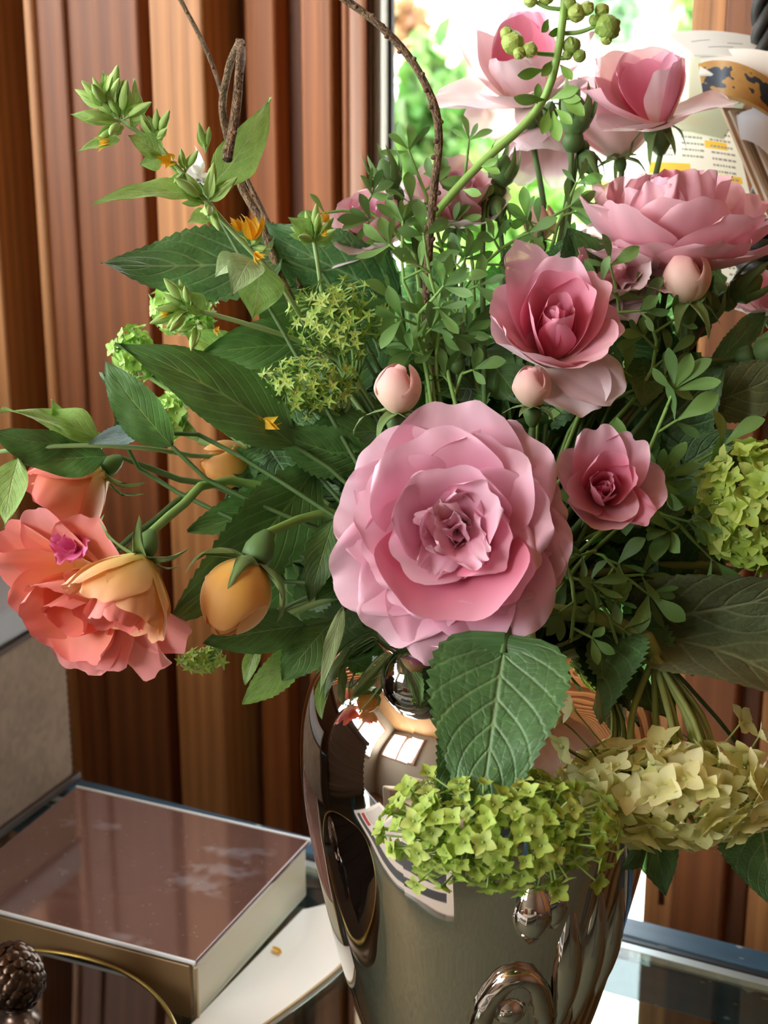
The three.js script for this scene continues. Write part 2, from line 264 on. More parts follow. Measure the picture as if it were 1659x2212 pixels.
{ // tan suede-covered storage box standing behind the shallow box
  const foot = onY(168, 1680, 0.0), g = thing('suede_chest', 'tan suede covered chest with stitched edge behind the shallow box', 'box');
  g.position.set(foot.x - 0.1, 0.001, foot.z + 0.16);
  const suede = dataTex(256, 256, (u, v) => { const k = 0.9 + 0.06 * wnoise(u, v, 7, 7, 1) + 0.05 * wnoise(u, v, 40, 40, 2); return [k, k * 0.985, k * 0.97]; });
  const sm = new THREE.MeshPhysicalMaterial({ color: C('#8f7d6c'), map: mapOf(suede, 6, 6), roughness: 0.9, sheen: 0.5, sheenRoughness: 0.6 });
  mesh('body', rbox(-0.1, 0.1, 0, 0.128, -0.158, 0.1, 0.006, 3), sm, g);
  mesh('lid', rbox(-0.103, 0.101, 0.129, 0.155, -0.161, 0.103, 0.006, 3), std('#8f949a', 0.6), g, 'grey lid');
  mesh('piping', tube([V(0.1, 0.128, -0.158), V(0.102, 0.128, -0.03), V(0.1, 0.128, 0.1)], 0.0022, 0.0022, 14, 7), std('#3a2a20', 0.7), g, 'dark piping');
  for (let i = 0; i < 22; i++) mesh('stitch', new THREE.SphereGeometry(0.0011, 6, 5), std('#4a3a2e', 0.8), g).position.set(0.0985, 0.006 + i * 0.0054, -0.157);
  mesh('foot_strip', rbox(-0.1, 0.1035, -0.0008, 0.005, -0.16, 0.1, 0.001), std('#3a2a1e', 0.6), g);
}
{ // white glossy tray in front of the vase
  const s = new THREE.Shape(), pts = [onY(655, 1975, 0), onY(760, 1960, 0), onY(790, 2030, 0), onY(735, 2100, 0), onY(670, 2155, 0), onY(590, 2214, 0), onY(520, 2260, 0), onY(440, 2300, 0)];
  const c = onY(600, 2100, 0), g = thing('white_tray', 'thin glossy white tray between the shallow box and the vase', 'tray', null, V(c.x, 0, c.z));
  s.moveTo(pts[0].x - c.x, -(pts[0].z - c.z)); s.splineThru(pts.slice(1).map((p) => new THREE.Vector2(p.x - c.x, -(p.z - c.z)))); s.lineTo(pts[0].x - c.x, -(pts[7].z - c.z)); s.closePath();
  const e = new THREE.ExtrudeGeometry(s, { depth: 0.0022, bevelEnabled: true, bevelSize: 0.0008, bevelThickness: 0.0006, bevelSegments: 2, curveSegments: 6 }); e.rotateX(-Math.PI / 2); e.translate(0, 0.0006, 0);
  mesh('plate', e, phys('#efeee6', 0.12, { clearcoat: 0.8, clearcoatRoughness: 0.05 }), g);
  const rimPts = pts.slice(1).map((p) => V(p.x - c.x, 0.0042, p.z - c.z));
  mesh('rim', tube(rimPts, 0.0011, 0.0011, 30, 6), std('#b59a6c', 0.4), g, 'thin tan rim');
}
{ // fallen petals and a dry leaf
  const y = phys('#e8b020', 0.6, { side: THREE.DoubleSide, transmission: 0.2, thickness: 0 }), p = onY(598, 2056, 0.0034);
  const g = mesh('fallen_petal', grid(4, 4, (u, v) => ({ p: [u * 0.0022 * Math.sin(Math.PI * (0.1 + v * 0.85)), 0.0006 + 0.001 * u * u, (v - 0.5) * 0.0085] })), y, scene); tag(g, 'tiny yellow fallen petal lying on the white tray', 'petal'); g.position.copy(p); g.rotation.y = 1.2;
  const p2 = onY(650, 1912, 0.004), d = mesh('dry_leaf', grid(6, 10, (u, v) => ({ p: [u * 0.006 * Math.sin(Math.PI * (0.05 + v * 0.9)), 0.003 + 0.003 * u * u - 0.002 * Math.cos(v * 4), (v - 0.5) * 0.03] })), std('#3b332b', 0.8, { side: THREE.DoubleSide }), scene);
  tag(d, 'dark dried leaf lying beside the vase', 'leaf'); d.position.set(p2.x + 0.006, 0.001, p2.z); d.rotation.y = 1.35;
}
{ // round tin with a dark mirror lid
  const cx = -0.232, cz = 0.112, R = 0.104, h = 0.03, g = thing('round_tin', 'low round tin with dark mirror lid and gilt rim', 'tin', null, V(cx, 0.0005, cz));
  mesh('body', lathe([[0, 0], [R - 0.004, 0], [R - 0.002, 0.002], [R - 0.002, h - 0.004], [0, h - 0.004]], 64), std('#5f4c38', 0.35, { metalness: 0.5 }), g);
  mesh('lid', lathe([[0, h - 0.0035], [R - 0.002, h - 0.0035], [R - 0.002, h - 0.0008], [0, h]], 64), phys('#2a2622', 0.06, { metalness: 0.75, roughnessMap: smudge, clearcoat: 1 }), g, 'dark mirror lid');
  const rim = new THREE.TorusGeometry(R - 0.0005, 0.0013, 8, 96); rim.rotateX(Math.PI / 2); rim.translate(0, h - 0.001, 0);
  mesh('rim', rim, std('#8f7c40', 0.3, { metalness: 0.8 }), g, 'thin gilt rim');
}
{ // bronze pine cone on a small foot, standing on the tin
  const p = onY(38, 2205, 0.031), g = thing('pinecone_ornament', 'bronze metal pinecone ornament on a short foot, standing on the round tin', 'ornament', null, V(p.x, 0.0308, p.z));
  const br = std('#4d3c30', 0.3, { metalness: 0.85 });
  mesh('foot', lathe([[0, 0], [0.012, 0], [0.0125, 0.002], [0.009, 0.0045], [0.0062, 0.008], [0.008, 0.0105], [0.0095, 0.012], [0, 0.013]], 24), std('#6b5a50', 0.3, { metalness: 0.85 }), g);
  const cone = mesh('cone', lathe([[0, 0.011], [0.009, 0.013], [0.0145, 0.022], [0.0135, 0.033], [0.008, 0.043], [0, 0.047]], 20), br, g);
  const sg = grid(4, 4, (u, v) => { const w = Math.sin(Math.PI * (0.18 + 0.7 * v)); return { p: [u * 0.0036 * w, v * 0.0072 - 0.0036, 0.0016 * (1 - u * u) * Math.sin(Math.PI * v) + 0.0007 * v] }; });
  for (let i = 0; i < 95; i++) {
    const t = (i + 0.5) / 95, y = 0.013 + t * 0.033, a = i * 2.39996, r = 0.0005 + (t < 0.3 ? lerp(0.0095, 0.0148, t / 0.3) : 0.0148 * Math.sqrt(Math.max(0.02, 1 - ((t - 0.3) / 0.72) ** 2)));
    const s = mesh('scale', sg, br, cone), n = V(Math.cos(a), (t - 0.3) * 1.3, Math.sin(a)).normalize();
    s.material = br; s.position.set(Math.cos(a) * r, y, Math.sin(a) * r); s.quaternion.copy(frameQuat(V(0, 1, 0).addScaledVector(n, -n.y), n.clone().cross(V(0, 1, 0)).negate())); s.rotateX(-Math.asin(n.y) + 0.15); s.material.side = THREE.DoubleSide;
  }
}
{ // tall lidded hamper on the table, out of the frame; it shades the foot of the wall
  const g = thing('lidded_hamper', 'tall dark woven hamper with a lid at the far end of the table', 'hamper', null, V(-0.6, 0, 0.27)), m = std('#4a3424', 0.7);
  mesh('body', rbox(-0.15, 0.15, 0, 0.34, -0.16, 0.16, 0.012, 3), m, g); mesh('lid', rbox(-0.156, 0.156, 0.341, 0.38, -0.166, 0.166, 0.01, 3), m, g);
  for (let i = 0; i < 9; i++) mesh('woven_band', rbox(-0.153, 0.153, 0.02 + i * 0.036, 0.036 + i * 0.036, -0.163, 0.163, 0.005, 2), m, g);
}
{ // newspaper lying on the near side of the table, mirrored in the vase
  const cv = document.createElement('canvas'); cv.width = 512; cv.height = 400; const x = cv.getContext('2d'), r = rng(15);
  x.fillStyle = '#eceae2'; x.fillRect(0, 0, 512, 400); x.fillStyle = '#3c4248'; x.fillRect(20, 20, 472, 34); x.fillRect(270, 80, 220, 120); x.fillStyle = '#b8202c'; x.fillRect(24, 70, 90, 40); x.fillStyle = '#8b8b86';
  for (let c = 0; c < 4; c++) for (let k = 0; k < 30; k++) { const y = 126 + k * 8; if (c > 1 && y < 210) continue; x.fillRect(24 + c * 120, y, 84 + r() * 20, 3); }
  const t = new THREE.CanvasTexture(cv); t.colorSpace = THREE.SRGBColorSpace;
  const g = new THREE.BoxGeometry(0.42, 0.006, 0.24, 1, 1, 1), m = mesh('newspaper', g, new THREE.MeshStandardMaterial({ map: t, roughness: 0.7 }), scene); m.position.set(-0.16, 0.0036, 0.36); m.rotation.y = 0.12; tag(m, 'folded newspaper lying flat on the near side of the glass table', 'newspaper');
}
// ---------------------------------------------------------------- wall basket of post on the right
const rackGroup = null;
{
  const g = thing('wicker_basket', 'black wicker letter basket full of papers on the wall', 'basket', null, at(1680, 420, 1.06));
  const o = g.position.clone(), blk = std('#33332f', 0.6), W = (px, py, d) => at(px, py, d).sub(o);
  for (let k = 0; k < 4; k++) {                                                       // plaited uprights
    for (const ph of [0, Math.PI * 0.67, Math.PI * 1.33]) {
      const pts = []; for (let i = 0; i <= 20; i++) { const t = i / 20, b = W(1652 + k * 34, lerp(-60, 640, t), 1.05 + k * 0.012); pts.push(b.addScaledVector(CR, 0.0048 * Math.cos(ph + t * 26)).addScaledVector(CB, 0.0048 * Math.sin(ph + t * 26))); }
      mesh('wicker_strand', tube(pts, 0.0038, 0.0038, 60, 6), blk, g);
    }
  }
  for (let k = 0; k < 5; k++) mesh('wicker_strand', tube([W(1596, 520 + k * 24, 1.045), W(1640, 528 + k * 24, 1.035), W(1720, 530 + k * 24, 1.05)], 0.0034, 0.0034, 16, 6), blk, g);
}
function sheetGeo(c, curl, o, th = 0.0012, n = 10) {                                 // curved sheet with thickness through four corners (bl, br, tr, tl)
  const nn = c[1].clone().sub(c[0]).cross(c[3].clone().sub(c[0])).normalize();
  const P = (u, v, off) => { const a = c[0].clone().lerp(c[1], u), b = c[3].clone().lerp(c[2], u); return a.lerp(b, v).addScaledVector(nn, curl * 4 * u * (1 - u) + off).sub(o); };
  const face = (off) => grid(n, n, (u, v) => ({ p: P((u + 1) / 2, v, off).toArray() }));
  const edge = (f) => grid(n, 1, (u, v) => ({ p: f((u + 1) / 2, v).toArray(), uv: [0, 0] }));
  return mergeGeometries([face(0), face(-th), edge((t, w) => P(t, 0, -th * w)), edge((t, w) => P(t, 1, -th * w)), edge((t, w) => P(0, t, -th * w)), edge((t, w) => P(1, t, -th * w))]);
}
function sheet(name, label, cat, group, corners, mat, curl = 0.004, th = 0.0012) {
  const c = corners.map((q) => at(...q)), o = c[0].clone(), m = mesh(name, sheetGeo(c, curl, o, th), mat, scene); m.position.copy(o); return tag(m, label, cat, group);
}
const ds = { side: THREE.DoubleSide };
{ // the post in the basket: a brochure, a clear wrapper, a brown envelope, loose papers
  const cv = document.createElement('canvas'); cv.width = 512; cv.height = 700; const x = cv.getContext('2d'), r = rng(5);
  x.fillStyle = '#efedd8'; x.fillRect(0, 0, 512, 700);
  x.fillStyle = '#efc11e';
  for (const [a, b, w, h] of [[20, 250, 220, 44], [330, 150, 120, 30], [20, 470, 330, 40], [220, 60, 150, 34], [180, 330, 150, 28], [360, 400, 110, 30], [60, 600, 300, 40], [380, 280, 110, 26]]) x.fillRect(a, b, w, h);
  for (let col = 0; col < 3; col++) for (let k = 0; k < 26; k++) {                     // unreadable small print
    const y = 40 + k * 25; if (hash(col, k, 3) < 0.35) continue; x.fillStyle = '#8e8c80'; let px = 40 + col * 160;
    while (px < 150 + col * 160) { const w = 6 + r() * 16; x.fillRect(px, y, w, 8); px += w + 5; }
  }
  const tx = new THREE.CanvasTexture(cv); tx.colorSpace = THREE.SRGBColorSpace;
  sheet('brochure', 'printed cream brochure with yellow bars and small text behind the roses', 'brochure', null, [[1378, 600, 1.07], [1668, 620, 1.04], [1575, 232, 1.06], [1405, 215, 1.1]], new THREE.MeshStandardMaterial({ map: tx, roughness: 0.5, side: THREE.DoubleSide }), 0.003);
  sheet('plastic_wrapper', 'translucent greenish plastic wrapper at the top of the post', 'wrapper', null, [[1290, 250, 1.1], [1560, 300, 1.06], [1670, 130, 1.05], [1300, 92, 1.1]], phys('#eef3e2', 0.35, { ...ds, transmission: 0.55, thickness: 0 }), 0.008, 0.0005);
  const gcv = document.createElement('canvas'); gcv.width = 256; gcv.height = 128; const gx = gcv.getContext('2d'); gx.fillStyle = '#c9c8be'; gx.fillRect(0, 0, 256, 128); gx.strokeStyle = '#5d5d58'; gx.lineWidth = 3;
  for (const [a, b, c2, d] of [[30, 60, 80, 50], [60, 90, 130, 78], [150, 100, 220, 84], [120, 60, 160, 52]]) { gx.beginPath(); gx.moveTo(a, b); gx.lineTo(c2, d); gx.stroke(); }
  const gt = new THREE.CanvasTexture(gcv); gt.colorSpace = THREE.SRGBColorSpace;
  sheet('printed_sheet', 'grey printed sheet lying over the plastic wrapper', 'paper', null, [[1500, 118, 1.055], [1690, 158, 1.03], [1690, 95, 1.05], [1440, 70, 1.08]], new THREE.MeshStandardMaterial({ map: gt, roughness: 0.6, ...ds }), 0.004);
  sheet('white_sheet', 'plain white sheet curving over the brown envelope', 'paper', null, [[1510, 160, 1.04], [1690, 210, 1.02], [1690, 120, 1.03], [1515, 118, 1.06]], std('#d9d6cb', 0.6, ds), 0.004);
  const env = dataTex(128, 64, (u, v) => { const n = wnoise(u, v, 6, 3, 2) * 0.5 + wnoise(u, v, 14, 8, 4) * 0.3; return n > 0.12 && v > 0.15 && v < 0.85 ? [0.16, 0.2, 0.25] : [0.66 + 0.1 * n, 0.5 + 0.08 * n, 0.26]; });
  sheet('picture_magazine', 'rolled magazine with golden brown cover and dark print', 'magazine', null, [[1520, 212, 1.04], [1690, 268, 1.02], [1690, 190, 1.02], [1508, 138, 1.05]], new THREE.MeshStandardMaterial({ map: env, roughness: 0.3, ...ds }), 0.012, 0.004);
  const edgeC = ['#cdb99a', '#efece0', '#8b7658', '#f2f0ea', '#b79d72', '#e6e2d6', '#7a6a58'];
  edgeC.forEach((h, k) => sheet('filed_paper', ['tan', 'ivory', 'brown', 'bright white', 'ochre', 'off-white', 'dark brown'][k] + ' paper on edge in the basket beside the brochure', 'paper', null,
    [[1660 + k * 16, 470 + k * 4, 1.02], [1760 + k * 16, 470, 1.06], [1700 + k * 16, 260, 1.08], [1560 + k * 16, 232 + k * 6, 1.04]], std(h, 0.6, ds), 0.003, 0.0016));
  sheet('clear_sleeve', 'clear glossy plastic sleeve folded over the filed papers', 'sleeve', null, [[1600, 300, 1.03], [1700, 400, 1.01], [1700, 262, 1.02], [1590, 250, 1.04]], phys('#e9ecf0', 0.15, { ...ds, transmission: 0.5, thickness: 0 }), 0.008, 0.0005);
}
// ---------------------------------------------------------------- the silver vase
const hOf = (py) => 0.629 - 0.808 * Math.tan(PITCH + Math.atan((py - 1106) / FPX));
const silver = phys('#e6e1dc', 0.035, { metalness: 1 });
{
  const prof = [[2400, 218], [2385, 226], [2360, 214], [2330, 212], [2270, 232], [2212, 252], [2150, 277], [2085, 298], [2020, 317], [1960, 333], [1900, 347], [1840, 361], [1780, 373], [1730, 382], [1680, 388], [1630, 391], [1580, 389], [1540, 384], [1500, 373], [1465, 356], [1430, 330], [1405, 300], [1385, 268], [1370, 242], [1358, 228], [1340, 224], [1325, 232], [1318, 240]];
  const pts = prof.map(([py, r]) => new THREE.Vector2(r / FPX * 0.897, Math.max(0.0005, hOf(py))));
  const sp = new THREE.SplineCurve(pts), outer = sp.getPoints(110);
  const inner = sp.getPoints(60).reverse().map((p) => new THREE.Vector2(Math.max(0.001, p.x - 0.003), Math.max(0.004, p.y)));
  const all = [new THREE.Vector2(0.0, 0.0005), ...outer, ...inner, new THREE.Vector2(0.0, 0.004)];
  const g = new THREE.LatheGeometry(all, 160), p = g.attributes.position;
  for (let i = 0; i < p.count; i++) {                                                  // hand-blown waviness of the glass wall
    const x = p.getX(i), y = p.getY(i), z = p.getZ(i), a = Math.atan2(z, x), r = Math.hypot(x, z); if (r < 0.01) continue;
    const k = 1 + 0.0035 * noise(Math.cos(a) * 2.2 + 7, Math.sin(a) * 2.2 + y * 14, 3) + 0.0012 * noise(Math.cos(a) * 6 + y * 20, Math.sin(a) * 6, 4);
    p.setX(i, x * k); p.setZ(i, z * k);
  }
  g.computeVertexNormals();
  const vase = thing('silver_vase', 'tall mirrored silver vase holding the bouquet', 'vase');
  mesh('body', g, silver, vase);
  const rOf = (y) => { let b = outer[0]; for (const q of outer) if (Math.abs(q.y - y) < Math.abs(b.y - y)) b = q; return b.x; };
  const knobC = at(880, 1478, 0.824), ang = Math.atan2(knobC.x, knobC.z), rk = rOf(knobC.y);
  const kn = mesh('knob', new THREE.SphereGeometry(0.0158, 40, 28), phys('#8d908c', 0.06, { metalness: 1 }), vase, 'round dark silver knob on the shoulder'); kn.position.set(Math.sin(ang) * (rk + 0.011), knobC.y - 0.001, Math.cos(ang) * (rk + 0.011));
  const col = new THREE.TorusGeometry(0.0135, 0.002, 10, 48); const cm = mesh('knob_collar', col, silver, vase); cm.position.set(Math.sin(ang) * (rk + 0.001), knobC.y - 0.001, Math.cos(ang) * (rk + 0.001)); cm.rotation.y = ang; cm.rotation.order = 'YXZ'; cm.rotation.x = -0.9;
  // raised arch and leaf relief low on the front
  const wall = (deg, y, off = 0) => { const a = rad(deg), r = rOf(y) + off; return V(Math.sin(a) * r, y, Math.cos(a) * r); };
  const arc = []; for (let i = 0; i <= 20; i++) { const t = Math.PI * i / 20; arc.push(wall(37 + 16 * Math.cos(t), 0.055 + 0.08 * Math.sin(t), 0.0015)); }
  mesh('relief_arch', tube(arc, 0.0055, 0.0055, 48, 10, 0.2, 2), phys('#cfc6bc', 0.1, { metalness: 1 }), vase);
  for (const [d0, y0, d1, y1, w] of [[54, 0.175, 60, 0.085, 0.006], [66, 0.18, 70, 0.08, 0.006], [40, 0.19, 41, 0.15, 0.007], [78, 0.175, 82, 0.09, 0.005], [47, 0.19, 49, 0.155, 0.005]])
    mesh('relief_leaf', tube([wall(d0, y0, -0.003), wall(lerp(d0, d1, 0.35), lerp(y0, y1, 0.35), -0.0025), wall(lerp(d0, d1, 0.7), lerp(y0, y1, 0.7), -0.0025), wall(d1, y1, -0.003)], (t) => 0.001 + w * 1.3 * Math.sin(Math.PI * t), 0, 20, 10), silver, vase);
  for (const [d, y, r] of [[32, 0.092, 0.008], [41, 0.09, 0.008], [36, 0.112, 0.009], [37, 0.072, 0.008]]) { const s = mesh('relief_bead', new THREE.SphereGeometry(r, 18, 12), silver, vase); s.position.copy(wall(d, y, -r * 0.45)); }
}
const MOUTH = V(0, hOf(1318) - 0.004, 0);

// ---------------------------------------------------------------- plant materials
function leafTex(hexA, hexVein, nv, kind) {                                           // blade colour with its veins, v along the length
  const W = 192, H = 256, a = C(hexA), b = C(hexVein), A = [a.r, a.g, a.b].map((c) => Math.pow(c, 1 / 2.2)), B = [b.r, b.g, b.b].map((c) => Math.pow(c, 1 / 2.2));
  const vein = (u, v) => {
    const x = Math.abs(u - 0.5) * 2, mid = Math.exp(-((x / 0.035) ** 2)); let s = 0;
    const q = (v - x * 0.33 - 0.06 * x * x) * nv, f = Math.abs(q - Math.round(q)); if (v > 0.02) s = Math.exp(-((f / 0.075) ** 2)) * (1 - 0.5 * x);
    const q2 = (x * 5 + v * 2.5 + 0.4 * noise(x * 8, v * 10, 4)), f2 = Math.abs(q2 - Math.round(q2)), q3 = v * 26 + 0.6 * noise(x * 10, v * 12, 9), f3 = Math.abs(q3 - Math.round(q3));
    return Math.min(1, mid + s * 0.75 + (kind === 'net' ? 0.16 * Math.exp(-((f2 / 0.1) ** 2)) + 0.16 * Math.exp(-((f3 / 0.12) ** 2)) : 0));
  };
  const map = dataTex(W, H, (u, v) => { const k = vein(u, v), n = 1 + 0.09 * noise(u * 9, v * 12, 1) + 0.05 * noise(u * 40, v * 60, 2); return [0, 1, 2].map((i) => lerp(A[i] * n, B[i], k * 0.8)); });
  const bump = dataTex(W, H, (u, v) => { const k = 1 - vein(u, v) * 0.8 + 0.1 * noise(u * 30, v * 40, 3); return [k, k, k]; }, false);
  map.wrapS = map.wrapT = bump.wrapS = bump.wrapT = THREE.ClampToEdgeWrapping; return { map, bump };
}
function leafMat(hexA, hexVein, nv, rough = 0.5, kind = '', bs = 0.0007, tr = 0.3) {
  const t = leafTex(hexA, hexVein, nv, kind);
  return new THREE.MeshPhysicalMaterial({ map: t.map, bumpMap: t.bump, bumpScale: bs, roughness: rough, side: THREE.DoubleSide, transmission: tr, thickness: 0 });
}
const LM = {
  rose: leafMat('#4d7c36', '#86a860', 9, 0.48, '', 0.0005), roseLight: leafMat('#92c258', '#c0da90', 9, 0.5, '', 0.0004, 0.4),
  hyd: leafMat('#4a7a40', '#90b07a', 7, 0.52, 'net', 0.0009), hydUnder: leafMat('#66764a', '#9ca67a', 6, 0.7, 'net', 0.0009),
  loose: leafMat('#9cc866', '#c8de9c', 8, 0.7, '', 0.0004, 0.4), looseGrey: leafMat('#9cb67a', '#ccd8b0', 8, 0.8, '', 0.0004, 0.35), blue: leafMat('#8cb0b4', '#c0d6d6', 9, 0.5, '', 0.0004),
};
const rueMats = ['#6f9c4e', '#7fac5a', '#648f4c'].map((h) => phys(h, 0.6, { ...ds, transmission: 0.3, thickness: 0 }));
const stemG = std('#7da653', 0.6), stemD = std('#4c6b36', 0.6), stemF = std('#9ab878', 0.8), stemBr = std('#5c4a2e', 0.7), calyxM = phys('#54773f', 0.6, ds), calyxL = phys('#9bb070', 0.7, ds);
const petalM = new THREE.MeshPhysicalMaterial({ vertexColors: true, roughness: 0.62, side: THREE.DoubleSide, transmission: 0.32, thickness: 0, sheen: 0.25, sheenRoughness: 0.5, sheenColor: C('#ffffff') });
const floretM = new THREE.MeshPhysicalMaterial({ vertexColors: true, roughness: 0.6, side: THREE.DoubleSide, transmission: 0.35, thickness: 0 });

// ---------------------------------------------------------------- leaves
function leafGeo({ L, W, kind = 'oval', serr = 0, ns = 14, fold = 0.2, bend = 0.08, wave = 0, twist = 0, seed = 0, nu = 8, nv }) {
  nv ??= serr ? ns * 3 : 14;
  const prof = { oval: (v) => Math.pow(Math.sin(Math.PI * Math.pow(v, 0.8)), 0.85), ovate: (v) => Math.pow(Math.sin(Math.PI * Math.pow(clamp(v, 0, 1), 0.62)), 0.9) * (1 - 0.12 * v) + 0, lance: (v) => Math.pow(Math.sin(Math.PI * Math.pow(v, 0.7)), 1.1), spat: (v) => 0.12 + 0.88 * Math.pow(Math.max(0, Math.sin(Math.PI * Math.pow(v, 1.75))), 0.8), heart: (v) => Math.pow(Math.max(0, Math.sin(Math.PI * Math.pow(v, 0.5))), 0.75) * (1 - 0.1 * v) }[kind];
  return grid(nu, nv, (u, v) => {
    const saw = serr ? (((v * ns) % 1) - 0.5) * serr : 0, vv = clamp(v, 0, 1), w = W / 2 * Math.max(0.012, prof(vv) * (1 + (Math.abs(u) > 0.7 ? -saw : 0) * (Math.abs(u) - 0.7) / 0.3));
    let x = u * w, y = v * L + (serr && Math.abs(u) > 0.9 ? 0.15 * L / ns : 0) - (kind === 'heart' ? 0.12 * L * u * u * (1 - v) ** 2 : 0);
    let z = fold * w * Math.abs(u) + bend * L * 4 * v * (1 - v) + wave * L * noise(u * 1.5 + seed, v * 4, seed) * Math.abs(u) + 0.006 * L * noise(u * 4 + 3, v * 9, seed + 1);
    const a = twist * (v - 0.5); const xr = x * Math.cos(a) - z * Math.sin(a) * (Math.abs(u) > 0 ? 1 : 0), zr = x * Math.sin(a) + z * Math.cos(a);
    return { p: [xr, y, zr], uv: [(u + 1) / 2, v] };
  });
}
function placeLeaf(m, B, T, roll) {
  const d = T.clone().sub(B), mid = B.clone().lerp(T, 0.5), y = d.clone().normalize(), n = CAM.clone().sub(mid); n.addScaledVector(y, -n.dot(y)).normalize().applyAxisAngle(y, rad(roll));
  const x = y.clone().cross(n); m.position.copy(B); m.quaternion.setFromRotationMatrix(new THREE.Matrix4().makeBasis(x, y, n));
}
let stemSeed = 0;
function stemPath(B, dir, through) {                                                  // from the base of a flower or leaf into the mouth of the vase
  const s = ++stemSeed, a = s * 2.4, rr = 0.03 * Math.sqrt(hash(s, 1, 2)), m = V(MOUTH.x + Math.cos(a) * rr, MOUTH.y, MOUTH.z + Math.sin(a) * rr), end = V(-m.x * 0.5, 0.06, -m.z * 0.5);
  const p = [B.clone()]; if (dir) p.push(B.clone().addScaledVector(dir, through ? 0.008 : 0.02)); for (const q of through ?? []) p.push(at(...q));
  const last = p[p.length - 1], mid = last.clone().lerp(m, 0.55); mid.y = Math.max(mid.y, m.y + 0.35 * (last.y - m.y), m.y + 0.015); p.push(mid, m, end);
  let c = p; for (let k = 0; k < 2; k++) { const n = [c[0]]; for (let i = 0; i < c.length - 1; i++) n.push(c[i].clone().lerp(c[i + 1], 0.25), c[i].clone().lerp(c[i + 1], 0.75)); n.push(c[c.length - 1]); c = n; }
  return c;
}
function leafThing(name, label, o) {                                                  // o: b, t = [px, py, depth], w in px
  const B = at(...o.b), T = at(...o.t), g = thing(name, label, 'leaf', o.group, B), L = T.distanceTo(B), W = o.w / FPX * (o.b[2] + o.t[2]) / 2;
  const m = mesh('blade', leafGeo({ L, W, kind: o.kind ?? 'oval', serr: o.serr ?? 0.16, ns: o.ns ?? 14, fold: o.fold ?? 0.18, bend: o.bend ?? 0.06, wave: o.wave ?? 0.04, twist: o.twist ?? 0, seed: L * 1000, nu: o.nu ?? 8 }), o.mat ?? LM.rose, g);
  placeLeaf(m, B, T, o.roll ?? 0); m.position.set(0, 0, 0);
  if (o.petiole !== false) mesh('petiole', tube(stemPath(B, T.clone().sub(B).normalize().negate(), o.via).map((p) => p.sub(B)), o.pr ?? 0.0011, o.pr ? o.pr * 1.2 : 0.0014, 18, 6), o.pm ?? stemD, g);
  return g;
}
// ---------------------------------------------------------------- roses
const lin = (h) => { const c = C(h); return [c.r, c.g, c.b]; };
const PAL = {
  pink: { base: lin('#ee9cb4'), mid: lin('#efa6c0'), edge: lin('#f6cfe0'), out: 0.85 },
  deep: { base: lin('#ea7c94'), mid: lin('#ea7f9d'), edge: lin('#f2aec4'), out: 0.85 },
  soft: { base: lin('#f0c4b4'), mid: lin('#f0afbd'), edge: lin('#f5c9d4'), out: 0.8 },
  pale: { base: lin('#f6e8dc'), mid: lin('#f6dade'), edge: lin('#f8e8ee'), out: 0.8 },
  coral: { base: lin('#f6c878'), mid: lin('#f59c76'), edge: lin('#f08282'), out: 0.8 },
  salmon: { base: lin('#f4b478'), mid: lin('#f09680'), edge: lin('#ea989c'), out: 0.8 },
  yellow: { base: lin('#f6e07a'), mid: lin('#f5c878'), edge: lin('#f2b088'), out: 0.85 },
  gold: { base: lin('#f5cf62'), mid: lin('#f3bb58'), edge: lin('#efae66'), out: 0.9 },
  magenta: { base: lin('#ea88b0'), mid: lin('#e068a4'), edge: lin('#e488b8'), out: 0.7 },
  budpink: { base: lin('#f6e4c4'), mid: lin('#f6d4c2'), edge: lin('#f2b4b8'), out: 0.8 },
};
